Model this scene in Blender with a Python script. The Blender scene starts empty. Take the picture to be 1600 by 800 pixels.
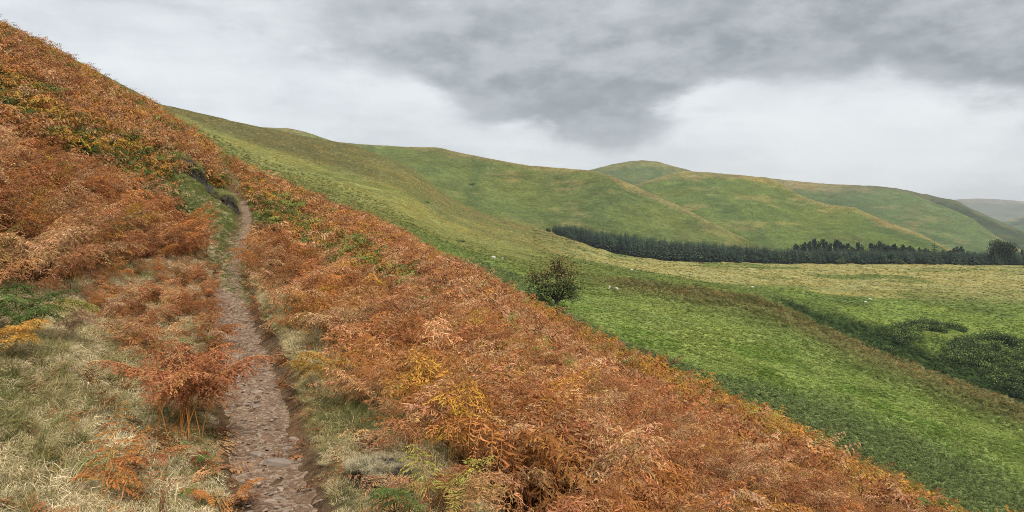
import bpy, math
import numpy as np
from mathutils import Vector, Matrix

# ------------------------------------------------------------------ camera, sky, sun, exposure
scene = bpy.context.scene
COL = scene.collection
F, HZ, EYE = 1155.0, 342.0, 1.6            # focal length in photo pixels, eye-level row, eye height above the path

cam_data = bpy.data.cameras.new('camera')
cam = bpy.data.objects.new('camera', cam_data)
COL.objects.link(cam)
cam.location = (0, 0, EYE)
cam.rotation_euler = (math.radians(90), 0, 0)
cam_data.sensor_fit = 'HORIZONTAL'
cam_data.sensor_width = 36.0
cam_data.lens = 36.0 * F / 1600.0
cam_data.shift_y = -(400.0 - HZ) / 1600.0
cam_data.clip_start = 0.1
cam_data.clip_end = 20000.0
scene.camera = cam

SUN_EL, SUN_AZ = 46.0, 152.0               # degrees; azimuth clockwise from +Y (behind the camera, to the right)
SKY_GAIN = 0.40
world = bpy.data.worlds.new('World')
scene.world = world
world.use_nodes = True
nt = world.node_tree
nt.nodes.clear()


def N(tree, kind, **kw):
    n = tree.nodes.new(kind)
    for k, v in kw.items():
        setattr(n, k, v)
    return n


def math_node(tree, op, a, b=None, c=None, clamp=False):
    n = tree.nodes.new('ShaderNodeMath')
    n.operation = op
    n.use_clamp = clamp
    for i, v in enumerate((a, b, c)):
        if v is None:
            continue
        if isinstance(v, (int, float)):
            n.inputs[i].default_value = v
        else:
            tree.links.new(v, n.inputs[i])
    return n.outputs[0]


def smooth(tree, v, lo, hi, a=0.0, b=1.0):
    n = tree.nodes.new('ShaderNodeMapRange')
    n.interpolation_type = 'SMOOTHSTEP'
    tree.links.new(v, n.inputs['Value'])
    for k, x in (('From Min', lo), ('From Max', hi), ('To Min', a), ('To Max', b)):
        if isinstance(x, (int, float)):
            n.inputs[k].default_value = x
        else:
            tree.links.new(x, n.inputs[k])
    return n.outputs['Result']


def noise(tree, vec, scale, detail=5.0, rough=0.55, dist=0.0):
    n = tree.nodes.new('ShaderNodeTexNoise')
    n.inputs['Scale'].default_value = scale
    n.inputs['Detail'].default_value = detail
    n.inputs['Roughness'].default_value = rough
    n.inputs['Distortion'].default_value = dist
    if vec is not None:
        tree.links.new(vec, n.inputs['Vector'])
    return n.outputs['Fac']


def mixcol(tree, fac, a, b, mode='MIX'):
    n = tree.nodes.new('ShaderNodeMix')
    n.data_type = 'RGBA'
    n.blend_type = mode
    n.clamp_factor = True
    for i, v in ((0, fac), (6, a), (7, b)):
        if isinstance(v, (int, float)):
            n.inputs[i].default_value = v
        elif isinstance(v, tuple):
            n.inputs[i].default_value = (*v[:3], 1.0)
        else:
            tree.links.new(v, n.inputs[i])
    return n.outputs[2]


# overcast sky: the Nishita sky seen through an almost closed deck of stratocumulus
sky = N(nt, 'ShaderNodeTexSky', sky_type='NISHITA')
sky.sun_disc = False
sky.sun_elevation = math.radians(SUN_EL)
sky.sun_rotation = math.radians(SUN_AZ)
tc = N(nt, 'ShaderNodeTexCoord')
sep = N(nt, 'ShaderNodeSeparateXYZ')
nt.links.new(tc.outputs['Generated'], sep.inputs[0])
sx, sy, sz = sep.outputs
az = math_node(nt, 'ARCTAN2', sx, sy)                       # compass bearing of the view ray
el = math_node(nt, 'ARCSINE', sz)
comb = N(nt, 'ShaderNodeCombineXYZ')
nt.links.new(az, comb.inputs[0])
nt.links.new(math_node(nt, 'MULTIPLY', el, 2.1), comb.inputs[1])
nt.links.new(math_node(nt, 'MULTIPLY', sy, 0.3), comb.inputs[2])
skyv = comb.outputs[0]
n_big = noise(nt, skyv, 2.2, 3.0, 0.5, 0.3)
n_mid = noise(nt, skyv, 5.5, 7.0, 0.52, 0.0)
n_fine = noise(nt, skyv, 24.0, 8.0, 0.62, 0.0)
# base of the long dark cloud over the valley: elevation of its lower edge by bearing
edge = N(nt, 'ShaderNodeValToRGB')
edge.color_ramp.interpolation = 'B_SPLINE'
AZ0, AZ1, EL1 = -0.75, 0.85, 0.35
pts_edge = [(300, 20), (480, 95), (620, 140), (720, 168), (800, 198), (900, 226), (990, 216), (1070, 182), (1150, 132), (1220, 116),
            (1300, 112), (1400, 128), (1480, 148), (1560, 158), (1640, 150), (1750, 110)]
els = edge.color_ramp.elements
while len(els) < len(pts_edge):
    els.new(0.5)
for e_, (px, py) in zip(els, pts_edge):
    u_ = (px - 800) / F
    a_ = math.atan(u_)
    l_ = math.atan((HZ - py) / F / math.hypot(1, u_))
    e_.position = (a_ - AZ0) / (AZ1 - AZ0)
    e_.color = (l_ / EL1,) * 3 + (1,)
nt.links.new(math_node(nt, 'MULTIPLY_ADD', az, 1 / (AZ1 - AZ0), -AZ0 / (AZ1 - AZ0)), edge.inputs[0])
edge_el = math_node(nt, 'MULTIPLY', edge.outputs[0], EL1)
strv = N(nt, 'ShaderNodeCombineXYZ')                          # layered, horizontally drawn-out cloud
nt.links.new(math_node(nt, 'MULTIPLY', az, 1.0), strv.inputs[0])
nt.links.new(math_node(nt, 'MULTIPLY', el, 5.5), strv.inputs[1])
nt.links.new(math_node(nt, 'MULTIPLY', sy, 0.3), strv.inputs[2])
n_str = noise(nt, strv.outputs[0], 3.4, 7.0, 0.52, 0.0)
n_bil = noise(nt, skyv, 10.0, 9.0, 0.60, 0.0)
wob = math_node(nt, 'MULTIPLY_ADD', n_mid, 0.13, -0.065)
wob = math_node(nt, 'ADD', wob, math_node(nt, 'MULTIPLY_ADD', n_bil, 0.10, -0.05))
wob = math_node(nt, 'ADD', wob, math_node(nt, 'MULTIPLY_ADD', n_fine, 0.05, -0.025))
above = math_node(nt, 'ADD', math_node(nt, 'SUBTRACT', el, edge_el), wob)
dark = smooth(nt, above, -0.022, 0.034)
thin = smooth(nt, above, 0.02, 0.22, 1.0, 0.60)
left = smooth(nt, math_node(nt, 'ADD', az, math_node(nt, 'MULTIPLY_ADD', n_mid, 0.7, -0.35)), -0.62, 0.06, 0.14, 1.0)
dark = math_node(nt, 'MULTIPLY', math_node(nt, 'MULTIPLY', dark, thin), left)
dark = math_node(nt, 'MULTIPLY', dark, smooth(nt, n_bil, 0.38, 0.62, 1.10, 0.80))
cloud = mixcol(nt, smooth(nt, n_mid, 0.34, 0.68, 0.0, 0.45), (0.84, 0.87, 0.885), (0.58, 0.615, 0.645))
cloud = mixcol(nt, smooth(nt, n_str, 0.42, 0.66, 0.0, 0.34), cloud, (0.50, 0.535, 0.565))
cloud = mixcol(nt, smooth(nt, n_bil, 0.47, 0.62, 0.0, 0.32), cloud, (0.93, 0.945, 0.96))
cloud = mixcol(nt, math_node(nt, 'MULTIPLY', dark, 0.97, clamp=True), cloud, (0.31, 0.34, 0.36))
cloud = mixcol(nt, smooth(nt, n_fine, 0.35, 0.68, 0.0, 0.10), cloud, (0.95, 0.96, 0.97))
nis = N(nt, 'ShaderNodeVectorMath', operation='SCALE')
nt.links.new(sky.outputs[0], nis.inputs[0])
nis.inputs['Scale'].default_value = 0.10 / SKY_GAIN
veil = mixcol(nt, 0.955, nis.outputs[0], cloud)
bg = N(nt, 'ShaderNodeBackground')
nt.links.new(veil, bg.inputs['Color'])
bg.inputs['Strength'].default_value = SKY_GAIN
wo = N(nt, 'ShaderNodeOutputWorld')
nt.links.new(bg.outputs[0], wo.inputs['Surface'])

sun_data = bpy.data.lights.new('sun', 'SUN')
sun_data.energy = 1.5
sun_data.angle = math.radians(16)
sun_data.color = (1.0, 0.955, 0.89)
sun = bpy.data.objects.new('sun', sun_data)
COL.objects.link(sun)
a_, e_ = math.radians(SUN_AZ), math.radians(SUN_EL)
to_sun = Vector((math.sin(a_) * math.cos(e_), math.cos(a_) * math.cos(e_), math.sin(e_)))
sun.rotation_euler = to_sun.to_track_quat('Z', 'Y').to_euler()

vs = scene.view_settings
vs.view_transform = 'Standard'
vs.look = 'None'
vs.gamma = 1.0
vs.exposure = 1.3
vs.use_curve_mapping = False
scene.render.engine = 'CYCLES'
scene.cycles.max_bounces = 4
scene.cycles.diffuse_bounces = 2
scene.cycles.transmission_bounces = 4
scene.cycles.transparent_max_bounces = 4
scene.cycles.use_denoising = True
scene.cycles.denoising_prefilter = 'NONE'
scene.cycles.denoising_input_passes = 'RGB_ALBEDO_NORMAL'
scene.cycles.filter_width = 0.9
scene.cycles.use_adaptive_sampling = True
scene.cycles.adaptive_threshold = 0.015

# ------------------------------------------------------------------ helpers
R = np.random.RandomState


def link(o, parent=None):
    COL.objects.link(o)
    if parent is not None:
        o.parent = parent
    return o


def tag(o, label=None, cat=None, group=None, kind=None):
    for k, v in (('label', label), ('category', cat), ('group', group), ('kind', kind)):
        if v:
            o[k] = v
    return o


def empty(name, loc, rz=0.0):
    o = bpy.data.objects.new(name, None)
    o.location = loc
    o.rotation_euler = (0, 0, rz)
    o.empty_display_size = 0.2
    return link(o)


def vnoise(x, y, seed=0):
    """value noise on a lattice, -1..1"""
    x = np.asarray(x, float)
    y = np.asarray(y, float)
    xi = np.floor(x).astype(np.int64)
    yi = np.floor(y).astype(np.int64)
    fx, fy = x - xi, y - yi
    fx = fx * fx * fx * (fx * (fx * 6 - 15) + 10)
    fy = fy * fy * fy * (fy * (fy * 6 - 15) + 10)

    def h(i, j):
        n = (i * 374761393 + j * 668265263 + seed * 974634777) & 0xFFFFFFFF
        n = ((n ^ (n >> 13)) * 1274126177) & 0xFFFFFFFF
        n = n ^ (n >> 16)
        return (n & 0xFFFF) / 32767.5 - 1.0
    a = h(xi, yi) * (1 - fx) + h(xi + 1, yi) * fx
    b = h(xi, yi + 1) * (1 - fx) + h(xi + 1, yi + 1) * fx
    return a * (1 - fy) + b * fy


def fbm(x, y, octaves=4, seed=0, gain=0.5):
    s, a, t = 0.0, 1.0, 0.0
    for k in range(octaves):
        s = s + a * vnoise(x * 2 ** k, y * 2 ** k, seed + k * 17)
        t += a
        a *= gain
    return s / t


def sstep(v, lo, hi):
    t = np.clip((v - lo) / (hi - lo), 0, 1)
    return t * t * (3 - 2 * t)


def lin(r, g, b):
    """sRGB 0..255 to linear"""
    c = np.array([r, g, b], float) / 255
    return np.where(c <= 0.04045, c / 12.92, ((c + 0.055) / 1.055) ** 2.4)


def mesh_np(name, verts, faces, mat, cols=None, smooth_shade=False):
    """verts (N,3), faces list or (M,k) array, cols (N,3) linear colours stored as point attribute 'shade'"""
    me = bpy.data.meshes.new(name)
    verts = np.asarray(verts, np.float32)
    if isinstance(faces, np.ndarray):
        k = faces.shape[1]
        me.vertices.add(len(verts))
        me.vertices.foreach_set('co', verts.ravel())
        me.loops.add(faces.size)
        me.loops.foreach_set('vertex_index', faces.astype(np.int32).ravel())
        me.polygons.add(len(faces))
        me.polygons.foreach_set('loop_start', np.arange(0, faces.size, k, dtype=np.int32))
        me.update(calc_edges=True)
    else:
        me.from_pydata(verts.tolist(), [], faces)
    if cols is not None:
        c = np.ones((len(verts), 4), np.float32)
        c[:, :3] = cols
        at = me.attributes.new('shade', 'FLOAT_COLOR', 'POINT')
        at.data.foreach_set('color', c.ravel())
    if smooth_shade:
        me.polygons.foreach_set('use_smooth', np.ones(len(me.polygons), bool))
    if mat:
        me.materials.append(mat)
    me.validate()
    return me


def grid_faces(nr, nc):
    i = np.arange(nr * nc).reshape(nr, nc)
    return np.stack([i[:-1, :-1], i[:-1, 1:], i[1:, 1:], i[1:, :-1]], -1).reshape(-1, 4)


class MB:
    """collects small shapes into one mesh, with a colour per vertex"""

    def __init__(self):
        self.v, self.f, self.c = [], [], []

    def add(self, vs_, fs_, col):
        b = len(self.v)
        self.v.extend([tuple(p) for p in vs_])
        self.f.extend([tuple(b + i for i in f) for f in fs_])
        if isinstance(col, list):
            self.c.extend(col)
        else:
            self.c.extend([tuple(col)] * len(vs_))

    def tube(self, path, radii, col, sides=4):
        path = [np.asarray(p, float) for p in path]
        n = len(path)
        vs_, fs_ = [], []
        for i, p in enumerate(path):
            t = path[min(i + 1, n - 1)] - path[max(i - 1, 0)]
            t = t / (np.linalg.norm(t) + 1e-9)
            a = np.cross(t, (0.31, 0.87, 0.22))
            a /= np.linalg.norm(a) + 1e-9
            b = np.cross(t, a)
            for k in range(sides):
                w = 2 * math.pi * k / sides
                vs_.append(p + radii[i] * (a * math.cos(w) + b * math.sin(w)))
        for i in range(n - 1):
            for k in range(sides):
                k2 = (k + 1) % sides
                fs_.append((i * sides + k, i * sides + k2, (i + 1) * sides + k2, (i + 1) * sides + k))
        self.add(vs_, fs_, col)

    def mesh(self, name, mat, smooth_shade=False):
        return mesh_np(name, np.array(self.v), self.f, mat, np.array(self.c), smooth_shade)


# ------------------------------------------------------------------ materials
def base_mat(name, rough=0.9):
    m = bpy.data.materials.new(name)
    m.use_nodes = True
    t = m.node_tree
    bs = t.nodes['Principled BSDF']
    bs.inputs['Roughness'].default_value = rough
    bs.inputs['Specular IOR Level'].default_value = 0.25
    return m, t, bs


def plant_material(name, source, transl=0.25):
    """colour = vertex variation x tint (per scattered plant or per object), diffuse with some light passing through"""
    m = bpy.data.materials.new(name)
    m.use_nodes = True
    t = m.node_tree
    t.nodes.clear()
    at = N(t, 'ShaderNodeAttribute', attribute_name='shade')
    if source == 'instance':
        ti = N(t, 'ShaderNodeAttribute', attribute_name='tint', attribute_type='INSTANCER')
        tint = ti.outputs['Color']
    elif source == 'object':
        ti = N(t, 'ShaderNodeObjectInfo')
        tint = ti.outputs['Color']
    if source == 'none':
        oi_ = N(t, 'ShaderNodeObjectInfo')
        tint = mixcol(t, oi_.outputs['Random'], (0.62, 0.66, 0.72), (1.5, 1.42, 1.2))
    col = at.outputs['Color'] if source == 'plain' else mixcol(t, 1.0, at.outputs['Color'], tint, 'MULTIPLY')
    d = N(t, 'ShaderNodeBsdfDiffuse')
    tr = N(t, 'ShaderNodeBsdfTranslucent')
    t.links.new(col, d.inputs['Color'])
    t.links.new(col, tr.inputs['Color'])
    mx = N(t, 'ShaderNodeMixShader')
    mx.inputs[0].default_value = transl
    t.links.new(d.outputs[0], mx.inputs[1])
    t.links.new(tr.outputs[0], mx.inputs[2])
    o = N(t, 'ShaderNodeOutputMaterial')
    t.links.new(mx.outputs[0], o.inputs['Surface'])
    return m


M_SCAT = plant_material('scattered_foliage', 'instance')
M_OBJ = plant_material('plant_foliage', 'object')
M_HAW = plant_material('hawthorn_foliage', 'plain', 0.15)
M_LEAF = plant_material('tree_foliage', 'none', 0.15)


def ground_material(name, scales, amount, bump=0.4, bump_dist=0.1, streak=None):
    """vegetation cover: vertex colour broken up by several octaves of noise"""
    m, t, bs = base_mat(name, 0.95)
    at = N(t, 'ShaderNodeAttribute', attribute_name='shade')
    geo = N(t, 'ShaderNodeNewGeometry')
    mp = N(t, 'ShaderNodeMapping')
    t.links.new(geo.outputs['Position'], mp.inputs['Vector'])
    if streak:
        mp.inputs['Scale'].default_value = streak
    col = at.outputs['Color']
    hgt = None
    for s, a in zip(scales, amount):
        n = noise(t, mp.outputs[0], s, 6.0, 0.62, 0.4)
        k = smooth(t, n, 0.28, 0.72, 1.0 - a, 1.0 + a)
        vm = N(t, 'ShaderNodeVectorMath', operation='SCALE')
        t.links.new(col, vm.inputs[0])
        t.links.new(k, vm.inputs['Scale'])
        col = vm.outputs[0]
        hgt = n
    n2 = noise(t, mp.outputs[0], scales[0] * 0.37, 5.0, 0.6, 0.5)
    col = mixcol(t, smooth(t, n2, 0.42, 0.66, 0.0, 0.35), col, mixcol(t, 1.0, col, (1.35, 1.02, 0.62), 'MULTIPLY'))
    t.links.new(col, bs.inputs['Base Color'])
    b = N(t, 'ShaderNodeBump')
    b.inputs['Strength'].default_value = bump
    b.inputs['Distance'].default_value = bump_dist
    t.links.new(hgt, b.inputs['Height'])
    t.links.new(b.outputs[0], bs.inputs['Normal'])
    bs.inputs['Specular IOR Level'].default_value = 0.0
    return m


M_SOIL = ground_material('hillside_soil', (3.0, 14.0, 60.0), (0.3, 0.35, 0.35), 0.8, 0.03)
M_PAST = ground_material('pasture_grass', (0.12, 0.6, 2.6), (0.22, 0.36, 0.48), 0.8, 0.5)
M_HILL = ground_material('hill_grass', (0.018, 0.09, 0.34), (0.13, 0.20, 0.36), 0.7, 2.0)
M_FAR = ground_material('far_hill_grass', (0.006, 0.03), (0.25, 0.2), 0.3, 3.0)

# path: trodden earth with stone chips
M_PATH, t, bs = base_mat('path_earth', 0.95)
geo = N(t, 'ShaderNodeNewGeometry')
n1 = noise(t, geo.outputs['Position'], 5.0, 6, 0.6)
n2 = noise(t, geo.outputs['Position'], 60.0, 4, 0.65)
vor = N(t, 'ShaderNodeTexVoronoi')
vor.inputs['Scale'].default_value = 38.0
t.links.new(geo.outputs['Position'], vor.inputs['Vector'])
c = mixcol(t, smooth(t, n1, 0.3, 0.7), tuple(lin(112, 88, 69)), tuple(lin(154, 126, 101)))
c = mixcol(t, smooth(t, n2, 0.35, 0.75, 0, 0.6), c, tuple(lin(92, 72, 56)))
sepc = N(t, 'ShaderNodeSeparateColor')
t.links.new(vor.outputs['Color'], sepc.inputs[0])
c = mixcol(t, smooth(t, sepc.outputs[0], 0.62, 0.75, 0, 0.5), c, tuple(lin(176, 156, 134)))
t.links.new(c, bs.inputs['Base Color'])
b = N(t, 'ShaderNodeBump')
b.inputs['Strength'].default_value = 0.9
b.inputs['Distance'].default_value = 0.012
t.links.new(math_node(t, 'ADD', n2, vor.outputs['Distance']), b.inputs['Height'])
t.links.new(b.outputs[0], bs.inputs['Normal'])

M_STONE, t, bs = base_mat('path_stone', 0.85)
oi = N(t, 'ShaderNodeObjectInfo')
geo = N(t, 'ShaderNodeNewGeometry')
n1 = noise(t, geo.outputs['Position'], 30.0, 6, 0.65)
c = mixcol(t, oi.outputs['Random'], tuple(lin(138, 126, 114)), tuple(lin(168, 148, 126)))
c = mixcol(t, smooth(t, n1, 0.3, 0.75, 0.0, 0.6), c, tuple(lin(130, 112, 100)))
t.links.new(c, bs.inputs['Base Color'])
b = N(t, 'ShaderNodeBump')
b.inputs['Distance'].default_value = 0.006
t.links.new(n1, b.inputs['Height'])
t.links.new(b.outputs[0], bs.inputs['Normal'])

M_PEAT, t, bs = base_mat('peat_soil', 0.95)
geo = N(t, 'ShaderNodeNewGeometry')
n1 = noise(t, geo.outputs['Position'], 9.0, 6, 0.65)
t.links.new(mixcol(t, smooth(t, n1, 0.3, 0.7), (0.022, 0.018, 0.015), (0.085, 0.068, 0.052)), bs.inputs['Base Color'])
b = N(t, 'ShaderNodeBump')
b.inputs['Distance'].default_value = 0.05
t.links.new(n1, b.inputs['Height'])
t.links.new(b.outputs[0], bs.inputs['Normal'])


def wool_mat(name, c0, c1, scale):
    m, t, bs = base_mat(name, 0.95)
    geo = N(t, 'ShaderNodeNewGeometry')
    n1 = noise(t, geo.outputs['Position'], scale, 4, 0.6)
    t.links.new(mixcol(t, smooth(t, n1, 0.3, 0.7), c0, c1), bs.inputs['Base Color'])
    return m


M_WOOL = wool_mat('sheep_wool', (0.60, 0.57, 0.50), (0.70, 0.67, 0.60), 12)
M_FACE = wool_mat('sheep_face', (0.62, 0.58, 0.52), (0.7, 0.66, 0.6), 12)
M_COW = wool_mat('cow_hide', (0.07, 0.022, 0.014), (0.12, 0.04, 0.024), 3)
M_BARK = wool_mat('bark', (0.05, 0.04, 0.032), (0.11, 0.09, 0.075), 14)

# ------------------------------------------------------------------ near hillside with the path
S0P = [(-500, -230), (-200, -70), (0, 36), (50, 60), (100, 87), (150, 115), (200, 145), (250, 174), (300, 207), (370, 251), (430, 280), (500, 308), (620, 358),
       (700, 402), (760, 430), (830, 472), (900, 507), (1000, 555), (1100, 604), (1200, 654), (1300, 703), (1400, 752), (1500, 801),
       (1600, 850), (1800, 950), (2100, 1100)]
S0X, S0Y = np.array(S0P, float).T
DIR = np.array([-0.347, 0.938])
DIR /= np.linalg.norm(DIR)
PERP = np.array([DIR[1], -DIR[0]])           # downhill, to the right of the path


def path_q(s):
    return np.interp(s, [0, 2, 4.2, 7.4, 12.3, 16, 21.3, 27, 31.9, 36, 60], [0.27, 0.25, 0.21, 0.09, -0.14, -0.18, -0.02, 0.22, 0.20, 0.0, -1.5])


def path_z(s):
    s = np.asarray(s, float)
    z = np.interp(s, [-20, 0, 4.2, 7.4, 12.3, 21.3, 31.9, 60, 110], [-0.4, -0.03, 0.0, 0.10, 0.42, 0.85, 1.62, 5.3, 12.0])
    return z


def path_w(s):
    return np.interp(s, [0, 4, 8, 14, 40], [0.25, 0.26, 0.30, 0.27, 0.25]) + 0.05 * vnoise(s * 0.8, 3.1, 5) + 0.05 * vnoise(s * 2.3, 8.1, 6)


def side_profile(q):
    """height against distance q from the path centre line (uphill is negative)"""
    up = np.interp(-q, [0, 0.3, 0.45, 1.2, 3.0, 8, 20, 60], [0, 0.0, 0.10, 0.34, 1.30, 4.4, 11.8, 36.0])
    dn = np.interp(q, [0, 0.28, 0.42, 0.95, 1.5, 5, 22, 30, 45, 80], [0, 0.0, 0.10, 0.02, -0.28, -1.95, -9.6, -13.8, -23.5, -50])
    return np.where(q < 0, up, dn)


CORR_U = np.linspace(-1.25, 1.25, 501)
CORR = np.zeros_like(CORR_U)
PLANT_H = 0.72


def hill_z(x, y, rough=True):
    s = x * DIR[0] + y * DIR[1]
    q = x * PERP[0] + y * PERP[1] - path_q(s)
    z = 0.5 * (path_z(s - 0.8) + path_z(s + 0.8)) + (side_profile(q - 0.05) + side_profile(q + 0.05) + side_profile(q)) / 3
    z = z - 0.006 * np.maximum(0, y - 48) ** 2
    u = x / np.maximum(y, 0.3)
    z = z + np.interp(u, CORR_U, CORR) * y * sstep(y, 9, 26)
    if rough:
        far = sstep(np.abs(q), 0.25, 0.9)
        z = z + far * (0.09 * fbm(x * 0.9, y * 0.9, 3, 11) + 0.22 * fbm(x * 0.16, y * 0.16, 2, 21) * sstep(np.abs(q), 1, 6))
        z = z + 0.012 * fbm(x * 7, y * 7, 2, 31)
        w = path_w(s)
        z = z - 0.05 * (1 - sstep(np.abs(q), w * 0.5, w + 0.06))
    return z


_yy = np.exp(np.linspace(math.log(3), math.log(130), 420))
for _ in range(6):
    uu = CORR_U[:, None]
    zz = hill_z(uu * _yy[None], np.broadcast_to(_yy[None], (len(CORR_U), len(_yy))), False)
    wmax = ((zz + PLANT_H - EYE) / _yy[None]).max(1)
    tgt = (HZ - np.interp(CORR_U * F + 800, S0X, S0Y)) / F
    d = tgt - wmax
    k = np.hanning(25)
    d = np.convolve(np.pad(d, 12, mode='edge'), k / k.sum(), 'valid')
    CORR += d


def to_px(x, y, z):
    return 800 + F * x / y, HZ - F * (z - EYE) / y


def near_hit(px, py, lift=0.0):
    """ground point of the near hillside seen at a photo pixel"""
    u, w = (px - 800) / F, (HZ - py) / F
    Y = np.exp(np.linspace(math.log(1.5), math.log(90), 3000))
    d = EYE + w * Y - (hill_z(u * Y, Y) + lift)
    i = int(np.argmax(d < 0)) if (d < 0).any() else len(Y) - 1
    return np.array([u * Y[i], Y[i], hill_z(np.array([u * Y[i]]), np.array([Y[i]]))[0]])


def sq(x, y):
    s = x * DIR[0] + y * DIR[1]
    return s, x * PERP[0] + y * PERP[1] - path_q(s)


def in_poly(px, py, poly):
    poly = np.array(poly, float)
    ins = np.zeros(np.shape(px), bool)
    j = len(poly) - 1
    for i in range(len(poly)):
        xi, yi = poly[i]
        xj, yj = poly[j]
        c_ = ((yi > py) != (yj > py)) & (px < (xj - xi) * (py - yi) / (yj - yi + 1e-9) + xi)
        ins ^= c_
        j = i
    return ins


GREEN_STRIP = [(-60, 80), (60, 128), (150, 185), (260, 230), (330, 262), (420, 298), (480, 328), (470, 345), (420, 338), (392, 350), (382, 420),
               (392, 470), (345, 440), (335, 380), (322, 345), (280, 330), (240, 300), (190, 255), (125, 225), (60, 195), (-60, 150)]
GREEN_R = [(425, 312), (520, 355), (640, 425), (600, 440), (500, 392), (425, 350)]


def left_edge(s):
    return np.interp(s, [0, 3, 4.6, 5.6, 7, 9, 12, 16, 20, 40], [-6, -4.0, -2.6, -1.75, -1.5, -1.15, -0.85, -0.65, -0.6, -0.7])


nr, nc = 460, 460
uu = np.linspace(-1.15, 1.15, nc)[None, :]
yy = np.exp(np.linspace(math.log(0.9), math.log(125), nr))[:, None]
X, Y = uu * yy, np.broadcast_to(yy, (nr, nc))
Z = hill_z(X, Y)
s_, q_ = sq(X, Y)
nz = fbm(X * 2.2, Y * 2.2, 3, 41)
litter, turf = lin(76, 58, 40), lin(112, 112, 66)
dry = lin(150, 138, 100)
wt = sstep(q_ - left_edge(s_), -0.3, 0.4) * (1 - sstep(q_, 0.9, 1.3))
c = litter[None, None] * (1 - wt[..., None]) + (turf * 0.5 + dry * 0.5)[None, None] * wt[..., None]
pxg, pyg = to_px(X, Y, Z + 0.4)
gz = in_poly(pxg, pyg, GREEN_STRIP) | in_poly(pxg, pyg, GREEN_R)
c = np.where(gz[..., None], lin(92, 104, 52), c)
c = c * (0.8 + 0.35 * nz[..., None])
wl = path_w(s_)
bare = sstep(q_, wl - 0.1, wl) * (1 - sstep(q_ + 0.05 * nz, wl + 0.03, wl + 0.11))
bare = np.maximum(bare, 1 - sstep(np.abs(q_), wl, wl + 0.08))[..., None]
c = c * (1 - bare) + lin(116, 95, 74) * (0.85 + 0.4 * nz[..., None]) * bare
near_me = mesh_np('hillside', np.stack([X, Y, Z], -1).reshape(-1, 3), grid_faces(nr, nc), M_SOIL, c.reshape(-1, 3), True)
near_ob = link(bpy.data.objects.new('hillside', near_me))
tag(near_ob, kind='structure')

# the path: a ribbon lying in its worn groove
sp = np.concatenate([np.linspace(0.6, 14, 330), np.linspace(14.1, 36, 220)])
k = np.linspace(-1, 1, 31)
S, K = np.meshgrid(sp, k, indexing='ij')
Q = K * (path_w(S) + 0.10)
x = DIR[0] * S + PERP[0] * (Q + path_q(S))
y = DIR[1] * S + PERP[1] * (Q + path_q(S))
base = hill_z(DIR[0] * sp + PERP[0] * path_q(sp), DIR[1] * sp + PERP[1] * path_q(sp), True)
base = np.convolve(np.pad(base, 6, mode='edge'), np.ones(13) / 13, 'valid')
zp = base[:, None] + 0.012 + 0.03 * np.abs(K) ** 3 + 0.012 * fbm(x * 6, y * 6, 3, 51) + 0.016 * fbm(x * 22, y * 22, 2, 52) - 0.03 * sstep(np.abs(K), 0.86, 1.0)
PATH_ME = mesh_np('path', np.stack([x, y, zp], -1).reshape(-1, 3), grid_faces(len(sp), len(k)), M_PATH, None, True)
path_ob = link(bpy.data.objects.new('path', PATH_ME))
tag(path_ob, kind='structure')


def path_point(s, kq):
    i = np.clip(np.searchsorted(sp, s), 0, len(sp) - 1)
    q = kq * path_w(s) + path_q(s)
    j = np.clip(np.round((kq * path_w(s) / (path_w(s) + 0.10) + 1) / 2 * 30).astype(int), 0, 30)
    return np.stack([DIR[0] * s + PERP[0] * q, DIR[1] * s + PERP[1] * q, zp[i, j]], -1)


# ------------------------------------------------------------------ pasture sheet and hills, lofted between their rows of control points
def pchip(xc, yc, xs):
    """monotone cubic along axis 0; xc (k,), yc (k,m), xs (n,)"""
    h = np.diff(xc)[:, None]
    dl = np.diff(yc, axis=0) / h
    m = np.zeros_like(yc)
    a, b_ = dl[:-1], dl[1:]
    w1, w2 = 2 * h[1:] + h[:-1], h[1:] + 2 * h[:-1]
    with np.errstate(divide='ignore', invalid='ignore'):
        hm = (w1 + w2) / (w1 / a + w2 / b_)
    m[1:-1] = np.where(a * b_ > 0, hm, 0)
    m[0], m[-1] = dl[0], dl[-1]
    i = np.clip(np.searchsorted(xc, xs, side='right') - 1, 0, len(xc) - 2)
    t_ = ((xs - xc[i]) / np.diff(xc)[i])[:, None]
    hh = h[i]
    return ((1 + 2 * t_) * (1 - t_) ** 2 * yc[i] + t_ * (1 - t_) ** 2 * hh * m[i] + t_ ** 2 * (3 - 2 * t_) * yc[i + 1] + t_ ** 2 * (t_ - 1) * hh * m[i + 1])


def gsm(v, n):
    if n < 2:
        return v
    k_ = np.hanning(n + 2)[1:-1]
    k_ /= k_.sum()
    p = n // 2
    return np.convolve(np.pad(v, (p, n - 1 - p), mode='reflect', reflect_type='odd'), k_, 'valid')


def loft(pxs, rows, steps, sm=9, exact=()):
    """rows: list of (px list, py list, Y list); returns X, Y, Z grids (rows x columns) and row parameter"""
    ys, zs = [], []
    for i, (a, py, Yd) in enumerate(rows):
        pyv = np.interp(pxs, a, py)
        Yv = np.interp(pxs, a, Yd)
        n = 5 if i in exact else sm
        pyv, Yv = gsm(pyv, n), gsm(Yv, sm * 2 + 1)
        ys.append(Yv)
        zs.append(EYE + (HZ - pyv) / F * Yv)
    xc = np.arange(len(rows), dtype=float)
    v = np.concatenate([np.linspace(i, i + 1, steps[i], endpoint=False) for i in range(len(rows) - 1)] + [[len(rows) - 1.0]])
    Yg = pchip(xc, np.array(ys), v)
    Zg = pchip(xc, np.array(zs), v)
    Xg = ((pxs - 800) / F)[None, :] * Yg
    return Xg, Yg, Zg, v


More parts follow.
